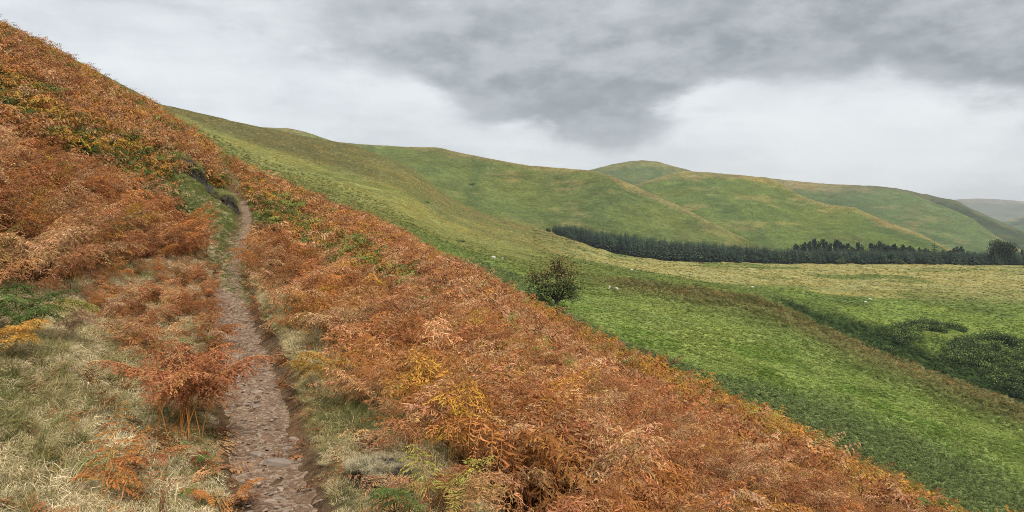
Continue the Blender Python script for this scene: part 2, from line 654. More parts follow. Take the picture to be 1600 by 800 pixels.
PXC = [-300, 0, 250, 420, 560, 640, 700, 760, 850, 960, 1050, 1200, 1290, 1400, 1500, 1600, 1900]
T = dict(
    r1=([-20, 80, 182, 284, 337, 370, 404, 432, 470, 508, 540, 590, 635, 672, 715, 760, 890],
        [420, 380, 330, 250, 190, 160, 135, 118, 105, 98, 92, 84, 80, 75, 71, 67, 58]),
    r2=([-40, 60, 176, 262, 312, 345, 383, 402, 426, 438, 450, 471, 518, 565, 603, 640, 755],
        [430, 390, 345, 300, 260, 230, 205, 190, 175, 165, 155, 142, 134, 122, 113, 105, 88]),
    r3=([-50, 50, 172, 245, 292, 325, 366, 386, 408, 428, 443, 482, 524, 590, 640, 690, 820],
        [440, 400, 360, 330, 310, 285, 262, 245, 230, 215, 200, 172, 165, 160, 158, 152, 140]),
    r4=([-58, 42, 169, 232, 272, 302, 346, 372, 396, 418, 434, 460, 482, 515, 545, 565, 640],
        [450, 410, 375, 360, 350, 335, 315, 300, 285, 270, 255, 225, 205, 195, 190, 188, 180]),
    r5=([-62, 38, 166, 218, 252, 282, 328, 355, 382, 410, 425, 443, 457, 466, 470, 472, 485],
        [460, 420, 385, 390, 395, 385, 370, 355, 340, 325, 315, 300, 285, 270, 262, 255, 245]),
    r6=([-66, 34, 163.5, 203, 230, 262, 308, 335, 361, 399, 409, 413, 413.5, 414, 415, 416, 418],
        [470, 430, 395, 420, 450, 455, 460, 460, 455, 440, 435, 430, 430, 430, 430, 430, 430]),
    r7=([0, 100, 205, 243, 262, 292, 335, 350, 360, 378, 393, 404, 410, 411, 412, 413, 414],
        [540, 500, 480, 500, 520, 520, 530, 540, 560, 560, 560, 560, 560, 560, 560, 560, 560]),
    r8=([100, 200, 300, 330, 345, 360, 372, 376, 378, 388, 398, 403, 404, 404, 404, 404, 404],
        [640, 600, 600, 600, 620, 640, 660, 680, 720, 740, 760, 780, 800, 800, 800, 800, 800]),
)
pxs = np.linspace(-260, 1860, 620)
s0 = np.interp(pxs, S0X, S0Y)
Y1 = np.interp(pxs, PXC, T['r1'][1])
rows = [(pxs, s0 + 260, Y1 * 0.55), (pxs, s0 + 60, Y1 * 0.76)] + [(PXC, *T[k_]) for k_ in ('r1', 'r2', 'r3', 'r4', 'r5', 'r6', 'r7', 'r8')]
PX_, PY_, PZ_, pv = loft(pxs, rows, [4, 44, 74, 54, 54, 54, 54, 20, 6], sm=31, exact=(7,))
amp = np.clip(PY_ / 260, 0.25, 1.3)
PZ_ = PZ_ + amp * (1.0 * fbm(PX_ / 38, PY_ / 38, 3, 61)) * sstep(np.abs(pv[:, None] - 7), 0.1, 0.6) + amp * 0.32 * fbm(PX_ / 7, PY_ / 7, 3, 62)
Ppx, Ppy = to_px(PX_, PY_, PZ_)
# terracing along the plateau and the bank of the gully
g_straw, g_green, g_bright = lin(154, 148, 96), lin(104, 116, 62), lin(128, 141, 78)
g_dark, g_brown, g_olive = lin(98, 108, 66), lin(112, 104, 66), lin(116, 116, 68)


def pasture_color(px, py, x, y, v):
    """cover of the valley ground: wet pasture, bracken belts, pale grass of the plateau, the hill on the left"""
    sh = np.shape(px)
    n1 = fbm(x / 22, y / 22, 4, 71)
    n2 = fbm(x / 6, y / 6, 3, 72)
    n3 = fbm(x / 60, y / 34, 3, 73)
    s0_ = np.interp(px, S0X, S0Y)
    above0 = s0_ - py + 10 * n2 + 8 * n1
    c_ = np.zeros(sh + (3,)) + g_green

    def over(w, col):
        nonlocal c_
        w = np.clip(w, 0, 1)[..., None]
        c_ = c_ * (1 - w) + col * w
    # plateau and rough pasture
    ro = 0.72 * sstep(px + 40 * n1, 1090, 1260)
    over(sstep(v + 0.22 * n1 - ro, 5.15, 5.6), g_straw)
    over(sstep(n1 + 0.35 * n2, 0.12, 0.42) * sstep(v - ro, 5.2, 5.8), g_green)
    # left: lower slopes of the hill
    leftw = 1 - sstep(px + 30 * n1, 800, 960)
    over((1 - sstep(px + 25 * n2, 590, 700)), lin(118, 120, 68))
    over(leftw * sstep(v + 0.3 * n1, 2.6, 3.4), lin(128, 128, 74))
    over(leftw * sstep(v + 0.3 * n1, 4.4, 5.6) * sstep(n3, -0.5, 0.4), lin(114, 108, 66))
    over(leftw * sstep(v, 6.2, 6.9) * sstep(px, 420, 560) * 0.6, lin(118, 104, 68))
    over(leftw * sstep(n3 + 0.5 * n2, 0.1, 0.5) * 0.7, lin(104, 112, 62))
    over(leftw * (1 - sstep(px, 480, 700)) * sstep(v + 0.5 * n3, 4.6, 5.8) * 0.9, lin(98, 93, 58))
    # the crest belt of turning bracken
    crest = sstep(v, 2.45, 2.9) * (1 - sstep(v, 3.05, 3.55)) * sstep(px + 40 * n1, 880, 1000)
    over(crest * 0.92, g_brown)
    over(crest * sstep(n2, 0.0, 0.4) * 0.7, lin(78, 84, 44))
    # bright wet grass below it
    br = (1 - sstep(v + 0.25 * n2 + 0.12 * n1, 2.35, 2.75)) * sstep(px, 640, 760)
    over(br * 0.95, g_bright)
    over(br * sstep(n2, 0.05, 0.5) * 0.5, lin(84, 116, 42))
    # dark bracken belt next to the near hillside
    width = np.interp(px, [600, 660, 720, 800, 900, 1000, 1100, 1200, 1300, 1450, 1600, 1800], [8, 8, 14, 30, 16, 10, 30, 72, 98, 112, 110, 120])
    over((1 - sstep(above0, width * 0.45, width + 1)) * 0.9 * sstep(px, 690, 760), g_dark)
    # gully
    gl = sstep(v, 3.1, 3.4) * (1 - sstep(v + 0.2 * n1, 5.7, 6.1)) * sstep(px, 1190, 1260)
    over(gl * 0.85, lin(120, 136, 68))
    over((1 - sstep(np.abs(v - 5.98 + 0.06 * n1), 0.03, 0.10)) * sstep(px, 1230, 1300) * (1 - sstep(px, 1370, 1430)) * 0.8, lin(166, 156, 100))
    over(gl * sstep(n1 + 0.4 * n2, 0.0, 0.4) * 0.6, lin(76, 92, 54))
    over((1 - sstep(np.abs(v - 4.15 + 0.25 * n2 + 0.15 * n1), 0.5, 0.95)) * sstep(px, 1185, 1240) * 0.95, lin(56, 74, 42))  # channel bottom: dark rushes and bracken, with its shade painted into the colour
    belt = (1 - sstep(above0, width * 0.5, width + 1)) * sstep(px, 690, 760)
    low_g = (1 - sstep(np.abs(v - 4.15 + 0.25 * n2 + 0.15 * n1), 0.5, 0.95)) * sstep(px, 1185, 1240)  # bracken along the channel picks up the same painted shade
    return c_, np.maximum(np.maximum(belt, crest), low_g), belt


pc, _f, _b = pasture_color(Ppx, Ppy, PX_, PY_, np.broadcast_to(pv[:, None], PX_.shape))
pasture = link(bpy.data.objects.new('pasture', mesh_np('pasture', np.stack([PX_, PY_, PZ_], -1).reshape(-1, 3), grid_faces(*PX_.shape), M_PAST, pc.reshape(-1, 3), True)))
tag(pasture, kind='structure')


def pasture_hit(px, py, vmin=1.2):
    """point of the pasture sheet seen at a photo pixel (nearest visible crossing)"""
    j = int(np.argmin(np.abs(pxs - px)))
    col = Ppy[:, j]
    run = np.minimum.accumulate(col)
    ok = (pv >= vmin) & (col <= run + 1e-6)
    i = np.where(ok)[0]
    b_ = i[int(np.argmin(np.abs(col[i] - py)))]
    Yh = PY_[b_, j]
    return np.array([(px - 800) / F * Yh, Yh, PZ_[b_, j]])


HILLS = {}


def hill(name, ridge, ridge_Y, foot, foot_Y, base_col, crest_col, dark_col, mat=M_HILL, mid=0.5, nrow=110, ncol=300, rough=1.0, seed=0, back=1.25, bulge=0.0):
    px0, px1 = ridge[0][0], ridge[-1][0]
    p = np.linspace(px0, px1, ncol)
    rx, ry = np.array(ridge, float).T
    rY = np.interp(p, [a[0] for a in ridge_Y], [a[1] for a in ridge_Y])
    crest_col = crest_col * 1.18  # crest grass lightened further, painting in brightly lit spurs
    fx, fy = np.array(foot, float).T
    fY = np.interp(p, [a[0] for a in foot_Y], [a[1] for a in foot_Y])
    rpy, fpy = np.interp(p, rx, ry), np.interp(p, fx, fy)
    mpy = fpy * (1 - mid) + rpy * mid
    mY = fY * (1 - mid * 0.92) + rY * mid * 0.92 + bulge * (rY - fY)
    upy = fpy * 0.17 + rpy * 0.83
    uY = fY * 0.20 + rY * 0.80 + bulge * 0.6 * (rY - fY)
    rows = [(p, fpy, fY), (p, mpy, mY), (p, upy, uY), (p, rpy, rY), (p, rpy + 14, rY * (1 + 0.3 * (back - 1))), (p, fpy + 20, rY * back)]
    n = nrow // 3
    Xg, Yg, Zg, v = loft(p, rows, [n, n, n, 8, 4], sm=11, exact=(3,))
    away = sstep(np.abs(v[:, None] - 3), 0.03, 0.6)
    k_ = Yg / 800.0
    Zg = Zg + rough * k_ * away * (5.0 * fbm(Xg / 130, Yg / 190, 3, 81 + seed) + 1.6 * fbm(Xg / 32, Yg / 60, 3, 82 + seed))
    Zg = Zg + rough * k_ * 0.35 * fbm(Xg / 9, Yg / 22, 2, 85 + seed)
    fold = np.abs(fbm(Xg / (105 * k_.mean()), Yg / 900 + 0 * Xg, 3, 88 + seed))
    Zg = Zg - rough * k_ * away * 9.0 * (0.35 - fold) * sstep(v[:, None], 0.1, 1.2)
    n1 = fbm(Xg / 150, Yg / 260 + 0.5 * Zg / 60, 4, 91 + seed)
    n2 = fbm(Xg / 45, Zg / 14 + Yg / 200, 4, 92 + seed)
    n3 = fbm(Xg / 16, Zg / 5 + Yg / 90, 3, 93 + seed)
    vv = np.broadcast_to(v[:, None], Xg.shape)
    cr = sstep(vv + 0.45 * n1 + 0.25 * n2, 2.35, 2.95)
    c_ = np.zeros(Xg.shape + (3,)) + base_col
    w = (np.maximum(sstep(n1 + 0.5 * n2, 0.05, 0.5) * 0.85, 0.7 * (1 - sstep(fold, 0.02, 0.16))))[..., None]  # dark patches, plus fold creases darkened as painted shading
    c_ = c_ * (1 - w) + dark_col * w
    w = (cr * 0.9)[..., None]
    c_ = c_ * (1 - w) + crest_col * w
    w = (sstep(n2 + 0.4 * n3, 0.18, 0.6) * 0.5)[..., None]
    c_ = c_ * (1 - w) + crest_col * w
    c_ = c_ * 0.9 + 0.1 * np.array([0.165, 0.165, 0.085])
    c_ = c_ * (0.90 + 0.16 * n3[..., None])
    o = link(bpy.data.objects.new(name, mesh_np(name, np.stack([Xg, Yg, Zg], -1).reshape(-1, 3), grid_faces(*Xg.shape), mat, c_.reshape(-1, 3), True)))
    tag(o, kind='structure')
    HILLS[name] = (p, v, Xg, Yg, Zg)
    return o


def hill_hit(name, px, py):
    p, v, Xg, Yg, Zg = HILLS[name]
    j = int(np.argmin(np.abs(p - px)))
    col = HZ - F * (Zg[:, j] - EYE) / Yg[:, j]
    i = np.where(v <= 3)[0]
    b_ = i[int(np.argmin(np.abs(col[i] - py)))]
    return np.array([Xg[b_, j], Yg[b_, j], Zg[b_, j]])


hill('middle_hill',
     [(200, 215), (300, 203), (380, 200), (410, 199.5), (450, 200.5), (480, 207), (500, 214), (520, 221), (545, 224), (570, 226), (640, 230), (672, 230), (690, 231.5),
      (705, 236), (760, 247), (800, 254.5), (830, 259), (920, 266), (960, 277), (1000, 294), (1050, 316), (1100, 341), (1140, 362), (1180, 381), (1230, 397), (1300, 409)],
     [(200, 700), (480, 760), (640, 820), (800, 800), (920, 760), (1000, 720), (1100, 680), (1180, 650), (1300, 640)],
     [(200, 260), (400, 272), (560, 292), (640, 312), (700, 335), (800, 358), (900, 370), (1000, 384), (1100, 400), (1300, 414)],
     [(200, 520), (700, 550), (860, 570), (1300, 560)],
     lin(98, 110, 58), lin(124, 114, 72), lin(76, 94, 50), seed=0)
hill('valley_hill',
     [(860, 330), (940, 306), (985, 291), (1020, 280), (1050, 271.5), (1070, 267), (1100, 269), (1150, 273), (1190, 277), (1215, 284), (1245, 302), (1270, 313), (1290, 319), (1335, 324),
      (1380, 344), (1410, 355), (1440, 366), (1460, 377), (1480, 388), (1520, 399), (1600, 406)],
     [(860, 1100), (1070, 1150), (1200, 1080), (1290, 980), (1380, 900), (1480, 800), (1600, 760)],
     [(860, 370), (1000, 380), (1100, 392), (1200, 402), (1300, 406), (1600, 412)],
     [(860, 760), (1200, 720), (1600, 690)],
     lin(96, 112, 52), lin(132, 120, 72), lin(74, 94, 48), seed=5)
hill('peak_hill',
     [(760, 300), (830, 284), (880, 275), (920, 266), (940, 261), (960, 256), (985, 252), (1005, 250.5), (1030, 253), (1050, 259), (1070, 264), (1120, 280), (1200, 315), (1300, 350)],
     [(760, 1500), (1000, 1550), (1300, 1500)],
     [(760, 330), (1000, 340), (1300, 385)],
     [(760, 1120), (1300, 1180)],
     lin(90, 108, 64), lin(106, 108, 68), lin(78, 96, 58), seed=9)
hill('right_hill',
     [(1080, 300), (1150, 279), (1190, 276.5), (1220, 280.5), (1290, 287.5), (1340, 289.5), (1362, 291), (1400, 297), (1420, 302), (1470, 321), (1500, 333), (1524, 345), (1534, 354), (1570, 377), (1600, 393), (1700, 408)],
     [(1080, 1500), (1290, 1500), (1420, 1400), (1534, 1250), (1600, 1100), (1700, 1000)],
     [(1080, 395), (1300, 402), (1700, 413)],
     [(1080, 950), (1700, 860)],
     lin(92, 110, 64), lin(124, 114, 78), lin(78, 98, 58), seed=13)
hill('dark_flank_hill',
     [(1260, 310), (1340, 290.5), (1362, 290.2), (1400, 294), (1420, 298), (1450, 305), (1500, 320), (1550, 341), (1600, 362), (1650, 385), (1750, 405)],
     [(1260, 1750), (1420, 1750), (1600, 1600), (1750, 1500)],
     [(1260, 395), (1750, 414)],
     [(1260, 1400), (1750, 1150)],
     lin(58, 76, 46), lin(84, 88, 56), lin(48, 62, 40), seed=17)  # dark from its own heather and bracken cover
hill('lower_far_hill',
     [(1450, 380), (1520, 362), (1560, 350), (1580, 343), (1600, 338), (1660, 330), (1760, 324), (1900, 322)],
     [(1450, 2900), (1900, 3100)],
     [(1450, 400), (1900, 400)],
     [(1450, 2300), (1900, 2300)],
     lin(92, 112, 66), lin(138, 132, 90), lin(60, 82, 56), mat=M_FAR, seed=21, nrow=60, ncol=160)
hill('far_hill',
     [(1250, 350), (1400, 332), (1450, 320), (1490, 312), (1530, 310), (1570, 312), (1600, 315), (1700, 322), (1800, 330), (2000, 335)],
     [(1250, 5200), (2000, 5200)],
     [(1250, 390), (2000, 390)],
     [(1250, 3800), (2000, 3800)],
     lin(98, 106, 84), lin(118, 112, 96), lin(84, 92, 76), mat=M_FAR, seed=25, nrow=60, ncol=160, rough=0.6)
# flat floor of the wider valley under the hills
gx = np.linspace(-4200, 4800, 40)
gy = np.linspace(560, 6600, 40)
GX, GY = np.meshgrid(gx, gy)
GZ = np.full_like(GX, -75.0) + 6 * fbm(GX / 500, GY / 500, 3, 111)
vf = link(bpy.data.objects.new('valley_floor', mesh_np('valley_floor', np.stack([GX, GY, GZ], -1).reshape(-1, 3), grid_faces(40, 40), M_FAR, np.zeros((1600, 3)) + lin(90, 108, 60), True)))
tag(vf, kind='structure')

# ------------------------------------------------------------------ plant shapes
UP = np.array([0, 0, 1.0])


def unit(v):
    return v / (np.linalg.norm(v) + 1e-9)


def frond(mb, r, base, az_, stipe, blade, lean, droop, curl, detail, stem_mb=None, stem_col=(0.8, 0.55, 0.3), hue=0.12, pw=1.0, npair=0):
    """one bracken frond: stalk, arching midrib, side branches in pairs, each set with leaflets"""
    hd = np.array([math.cos(az_), math.sin(az_), 0])
    own = r.uniform(0.62, 1.2)
    p = np.array(base, float)
    a = lean
    path = [p.copy()]
    n1 = 4
    for i in range(n1):
        d = unit(hd * math.sin(a) + UP * math.cos(a) + r.normal(0, 0.05, 3))
        p = p + d * stipe / n1
        path.append(p.copy())
        a += 0.08
    sm = stem_mb or mb
    n2 = 7 if detail else 5
    rib = [p.copy()]
    dirs = []
    for i in range(n2):
        a += droop / n2
        d = unit(hd * math.sin(a) + UP * math.cos(a) + r.normal(0, 0.07, 3))
        p = p + d * blade / n2
        rib.append(p.copy())
        dirs.append(d)
    rad = 0.0042 * (1 + 0.4 * r.rand())
    sm.tube(path, np.linspace(rad, rad * 0.7, len(path)), stem_col, 3)
    if detail:
        sm.tube(rib, np.linspace(rad * 0.7, 0.001, len(rib)), stem_col, 3)
    side0 = np.array([-hd[1], hd[0], 0])
    npair = npair or (9 if detail else 8)
    for i in range(npair):
        f = (i + 0.3) / npair
        t_ = f * n2
        k_ = min(int(t_), n2 - 1)
        p0 = rib[k_] + (rib[k_ + 1] - rib[k_]) * (t_ - k_)
        d0 = dirs[k_]
        for sgn in (-1, 1):
            ln = blade * 0.56 * (1 - f) ** 0.75 * r.uniform(0.7, 1.1) + 0.02
            if r.rand() < 0.06:
                continue
            d = unit(side0 * sgn + d0 * r.uniform(0.25, 0.6) + UP * r.uniform(-0.35, 0.25))
            br = own * r.uniform(1 - 1.5 * hue, 1 + 1.5 * hue)
            col = np.array([br, br * r.uniform(1 - hue, 1 + hue), br * r.uniform(1 - hue, 1 + hue)])
            nseg = 5 if detail else 4
            pp = [p0.copy()]
            pd = []
            for j in range(nseg):
                d = unit(d + np.array([0, 0, -0.22 * (1 + curl)]) * r.uniform(0.3, 1.2) + r.normal(0, 0.06 + 0.10 * curl, 3))
                pp.append(pp[-1] + d * ln / nseg)
                pd.append(d)
            if not detail:
                # one toothed blade along the branch
                for j in range(nseg):
                    g = j / nseg
                    w = (0.10 * ln * (1 - g) + 0.010) * pw
                    sd = unit(np.cross(pd[j], UP) + r.normal(0, 0.8 * curl + 0.15, 3))
                    m_ = (pp[j] + pp[j + 1]) / 2
                    e = pd[j] * ln / nseg * 0.65
                    mb.add([pp[j] - e * 0.15, m_ + sd * w + e * 0.35, pp[j + 1] + e * 0.1, m_ - sd * w + e * 0.35 + UP * 0.01], [(0, 1, 2, 3)], col * r.uniform(0.85, 1.15))
                continue
            npl = max(6, int(ln / 0.0165))
            for q in range(npl):
                g = (q + 0.5) / npl
                t2 = g * nseg
                j = min(int(t2), nseg - 1)
                b0 = pp[j] + (pp[j + 1] - pp[j]) * (t2 - j)
                sdv = unit(np.cross(pd[j], UP) + 1e-3)
                L = (0.29 * ln * (1 - g) ** 0.7 + 0.012) * r.uniform(0.65, 1.2)
                wv = min(0.0052, L * (0.15 - 0.03 * curl)) * pw
                for s2 in (-1, 1):
                    dd = unit(sdv * s2 + pd[j] * 0.45 + UP * r.uniform(-0.5, 0.15) + r.normal(0, 0.08 + 0.30 * curl, 3))
                    wd = unit(np.cross(dd, UP + r.normal(0, 0.25 + 0.7 * curl, 3)))
                    mid_ = b0 + dd * L * 0.5
                    d2 = unit(dd + r.normal(0, 0.15 + 0.75 * curl, 3) - UP * 0.3 * curl)
                    tip = mid_ + d2 * L * 0.5
                    cc = col * r.uniform(0.82, 1.2)
                    mb.add([b0, mid_ + wd * wv, mid_ - wd * wv, tip], [(0, 1, 2), (1, 3, 2)], [tuple(cc * 0.85), tuple(cc), tuple(cc), tuple(cc * 1.25)])
            mb.tube([pp[0], pp[nseg // 2], pp[-1]], [0.0018, 0.0014, 0.0006], col * 0.9, 3)


HIDE = bpy.data.collections.new('plant_shapes')      # source shapes for the scattered cover; not linked to the scene


def template_set(prefix, meshes):
    cl = bpy.data.collections.new(prefix)
    for i, me in enumerate(meshes):
        cl.objects.link(bpy.data.objects.new('%s_%02d' % (prefix, i), me))
    return cl


def bracken_templates(n, nf, detail, curl, seed):
    out = []
    for i in range(n):
        r = R(seed + i)
        mb = MB()
        cu = curl * (0.55 if i % 2 else 1.0)
        for k_ in range(nf):
            an = r.uniform(0, 6.283)
            frond(mb, r, (r.normal(0, 0.08), r.normal(0, 0.08), -0.05), an, r.uniform(0.20, 0.44), r.uniform(0.46, 0.72), r.uniform(0.05, 0.4),
                  r.uniform(0.7, 1.7) if curl > 0.3 else r.uniform(0.7, 1.3), cu, detail, stem_col=(0.75, 0.62, 0.5), pw=1.0 if detail else 1.15)
        out.append(mb.mesh('bracken_shape', M_SCAT))
    return out


T_DEAD_HI = template_set('dead_bracken_near', bracken_templates(8, 3, True, 0.75, 100))
T_LIVE_HI = template_set('live_bracken_near', bracken_templates(6, 3, True, 0.12, 200))
T_DEAD_LO = template_set('dead_bracken_away', bracken_templates(8, 4, False, 0.8, 300))
T_LIVE_LO = template_set('live_bracken_away', bracken_templates(6, 4, False, 0.2, 400))


def tuft_mesh(r, blades, length, width, spread, lay, cols):
    mb = MB()
    for i in range(blades):
        an = r.uniform(0, 6.283)
        rr = spread * math.sqrt(r.rand())
        b0 = np.array([rr * math.cos(an), rr * math.sin(an), -0.01])
        ad = an + r.normal(0, 0.9)
        hd = np.array([math.cos(ad), math.sin(ad), 0])
        L = length * r.uniform(0.5, 1.15)
        a0 = abs(r.normal(0.15, 0.25)) + lay * 0.5
        a1 = a0 + r.uniform(0.3, 1.0) + lay * r.uniform(0.2, 0.9)
        p1 = b0 + (hd * math.sin(a0) + UP * math.cos(a0)) * L * 0.5
        p2 = p1 + (hd * math.sin(a1) + UP * math.cos(a1)) * L * 0.5
        sd = unit(np.cross(hd, UP) + 0.4 * r.normal(0, 1, 3)) * width * r.uniform(0.7, 1.3)
        c_ = np.array(cols[r.randint(len(cols))]) * r.uniform(0.75, 1.2)
        mb.add([b0 - sd * 0.5, b0 + sd * 0.5, p1 + sd * 0.4, p1 - sd * 0.4, p2], [(0, 1, 2, 3), (3, 2, 4)], [tuple(c_ * 0.8)] * 2 + [tuple(c_)] * 2 + [tuple(c_ * 1.1)])
    return mb.mesh('grass_shape', M_SCAT)


NEAR_COLS = [(1, 1, 1), (1.2, 1.14, 1.0), (0.85, 0.92, 0.72), (1.35, 1.3, 1.2), (0.72, 0.76, 0.62)]
T_GRASS = template_set('grass_tuft', [tuft_mesh(R(500 + i), 80, 0.13, 0.0030, 0.075, 0.8 + 0.6 * (i % 2), NEAR_COLS) for i in range(6)]
                       + [tuft_mesh(R(520 + i), 80, 0.18, 0.0034, 0.06, 0.35, NEAR_COLS) for i in range(3)])
T_TUSS = template_set('far_tussock', [tuft_mesh(R(540 + i), 46, 0.55, 0.035, 0.22, 0.45, NEAR_COLS) for i in range(5)])


def chip_mesh(r, mat, flat=0.45):
    n = r.randint(5, 8)
    an = np.sort(r.uniform(0, 6.283, n) * 0.25 + np.arange(n) / n * 6.283 * 0.98)
    rad = r.uniform(0.65, 1.0, n)
    lo = np.stack([np.cos(an) * rad, np.sin(an) * rad * 0.8, np.full(n, -0.25 * flat)], 1)
    mi = lo * np.array([1.05, 1.05, 0])
    mi[:, 2] = flat * r.uniform(0.25, 0.6, n)
    hi = lo * r.uniform(0.45, 0.72)
    hi[:, 2] = flat * r.uniform(0.75, 1.05, n)
    v = np.vstack([lo, mi, hi, [[0, 0, flat * 0.95]]])
    f = []
    for i in range(n):
        j = (i + 1) % n
        f += [(i, j, n + j, n + i), (n + i, n + j, 2 * n + j, 2 * n + i), (2 * n + i, 2 * n + j, 3 * n)]
    return mesh_np('stone', v, f, mat)


STONES = [chip_mesh(R(600 + i), M_STONE, 0.32 + 0.05 * (i % 4)) for i in range(9)]
M_CHIP, t, bs = base_mat('gravel_chip', 0.9)
ti = N(t, 'ShaderNodeAttribute', attribute_name='tint', attribute_type='INSTANCER')
t.links.new(ti.outputs['Color'], bs.inputs['Base Color'])
T_CHIP = template_set('gravel_chip', [chip_mesh(R(650 + i), M_CHIP, 0.4) for i in range(6)])


# ------------------------------------------------------------------ scattering uncountable cover with geometry nodes
def scatter(name, pts, rot, scl, vid, tint, coll):
    n = len(pts)
    me = bpy.data.meshes.new(name)
    me.vertices.add(n)
    me.vertices.foreach_set('co', np.asarray(pts, np.float32).ravel())
    for nm, arr in (('rot', rot), ('scl', scl)):
        at = me.attributes.new(nm, 'FLOAT_VECTOR', 'POINT')
        at.data.foreach_set('vector', np.asarray(arr, np.float32).ravel())
    at = me.attributes.new('vid', 'INT', 'POINT')
    at.data.foreach_set('value', np.asarray(vid, np.int32))
    at = me.attributes.new('tint', 'FLOAT_COLOR', 'POINT')
    at.data.foreach_set('color', np.hstack([np.clip(tint, 0, 1), np.ones((n, 1))]).astype(np.float32).ravel())
    o = link(bpy.data.objects.new(name, me))
    g = bpy.data.node_groups.new(name + '_scatter', 'GeometryNodeTree')
    g.interface.new_socket('Geometry', in_out='INPUT', socket_type='NodeSocketGeometry')
    g.interface.new_socket('Geometry', in_out='OUTPUT', socket_type='NodeSocketGeometry')
    gi, go = g.nodes.new('NodeGroupInput'), g.nodes.new('NodeGroupOutput')
    ci = g.nodes.new('GeometryNodeCollectionInfo')
    ci.inputs['Collection'].default_value = coll
    ci.inputs['Separate Children'].default_value = True
    ci.inputs['Reset Children'].default_value = True
    iop = g.nodes.new('GeometryNodeInstanceOnPoints')
    iop.inputs['Pick Instance'].default_value = True
    for nm, dt, sock in (('rot', 'FLOAT_VECTOR', 'Rotation'), ('scl', 'FLOAT_VECTOR', 'Scale'), ('vid', 'INT', 'Instance Index')):
        na = g.nodes.new('GeometryNodeInputNamedAttribute')
        na.data_type = dt
        na.inputs['Name'].default_value = nm
        g.links.new(na.outputs['Attribute'], iop.inputs[sock])
    g.links.new(gi.outputs[0], iop.inputs['Points'])
    g.links.new(ci.outputs[0], iop.inputs['Instance'])
    g.links.new(iop.outputs[0], go.inputs[0])
    md = o.modifiers.new('scatter', 'NODES')
    md.node_group = g
    return tag(o, kind='stuff')


def spin(r, n, tilt=0.15):
    return np.stack([r.normal(0, tilt, n), r.normal(0, tilt, n), r.uniform(0, 6.283, n)], 1)


# --- bracken on the near hillside
r = R(7)
cand = []
for y0, y1, dens in ((1.6, 9, 11), (9, 16, 9.5), (16, 30, 7), (30, 52, 5.0), (52, 85, 3.8)):
    area = 0.5 * 1.75 * (y1 ** 2 - y0 ** 2)
    n = int(area * dens)
    yy = np.sqrt(r.uniform(y0 ** 2, y1 ** 2, n))
    xx = r.uniform(-0.9, 0.85, n) * yy
    cand.append(np.stack([xx, yy], 1))
cand = np.vstack(cand)
x, y = cand.T
z = hill_z(x, y)
px, py = to_px(x, y, z + 0.5)
s_, q_ = sq(x, y)
n1, n2, n3 = fbm(x / 2.6, y / 2.6, 3, 121), fbm(x / 0.8, y / 0.8, 2, 122), fbm(x / 7, y / 7, 3, 123)
right = q_ > np.interp(s_, [0, 6, 10, 16], [0.72, 0.72, 0.70, 0.58]) + 0.14 * n2
leftm = q_ < left_edge(s_) + 0.35 * n2
pxb, pyb = to_px(x, y, z)
keep = (right | leftm) & ~((q_ > -9) & (s_ < 2.2) & (q_ < 0.9)) & ~in_poly(pxb, pyb, [(-200, 470), (90, 468), (150, 440), (250, 420), (345, 400), (400, 560), (420, 900), (-900, 900)])
slot = in_poly(px, py, [(272, 246), (330, 268), (392, 320), (398, 350), (350, 350), (270, 300)])
keep &= ~slot
strip = in_poly(px + 10 * n2, py + 10 * n1, GREEN_STRIP)
stripr = in_poly(px + 10 * n2, py + 10 * n1, GREEN_R)
keep &= ~((strip) & (r.rand(len(x)) < 0.35))
keep &= ~((n1 > 0.40) & (n2 > 0.10) & (y < 26))
# spare the ground that nothing shows of: the far side of the spur
wv = (z + 0.9 - EYE) / y
lim = (HZ - np.interp(px, S0X, S0Y)) / F
keep &= (wv > -0.75) & ~((y > 62) & (wv < lim - 0.02)) & (px > -190) & (px < 1790) & (py < 1010)
idx = np.where(keep)[0]
x, y, z, q_, s_, px, py, n1, n2, n3, strip, stripr = [a[idx] for a in (x, y, z, q_, s_, px, py, n1, n2, n3, strip, stripr)]
n = len(idx)
print('bracken plants', n)
pal_dead = np.array([lin(194, 139, 95), lin(182, 125, 82), lin(206, 157, 111), lin(164, 109, 72), lin(199, 136, 80), lin(211, 168, 122)])
pal_gold = np.array([lin(202, 146, 76), lin(208, 160, 74), lin(196, 136, 78), lin(188, 148, 74)])
pal_green = np.array([lin(112, 126, 68), lin(130, 138, 72), lin(150, 146, 76), lin(96, 114, 62)])
tint = pal_dead[r.randint(0, len(pal_dead), n)]
rr = r.rand(n)
edge_band = sstep(q_, 12.5, 17.5) * sstep(py, 380, 470)
low = np.zeros(n, bool)
fargold = sstep(y, 26, 48) * (q_ < 6)
gold = (rr < 0.05 + 0.04 * ((q_ > 0) & (q_ < 2.2)) + 0.13 * (n3 > 0.2) + 0.55 * edge_band + 0.20 * fargold)
grn = (~gold) & (r.rand(n) < 0.015 + 0.30 * edge_band * (n2 > 0.0) + 0.14 * fargold)
grn |= strip & (r.rand(n) < 0.62)
grn |= stripr & (r.rand(n) < 0.45)
gold |= (strip | stripr) & ~grn & (r.rand(n) < 0.5)
tint[gold] = pal_gold[r.randint(0, len(pal_gold), gold.sum())]
tint[grn] = pal_green[r.randint(0, len(pal_green), grn.sum())]
tint = tint * (0.95 + 0.20 * n3[:, None] + 0.16 * n1[:, None]) * r.uniform(0.8, 1.12, (n, 1))
near = y < 17
sc = r.uniform(0.85, 1.25, n) * np.where(near, 1.0, 1.08) * (1 + 0.42 * n1 + 0.12 * n2)
sc *= 1 + 0.35 * n2 * (q_ > 13)
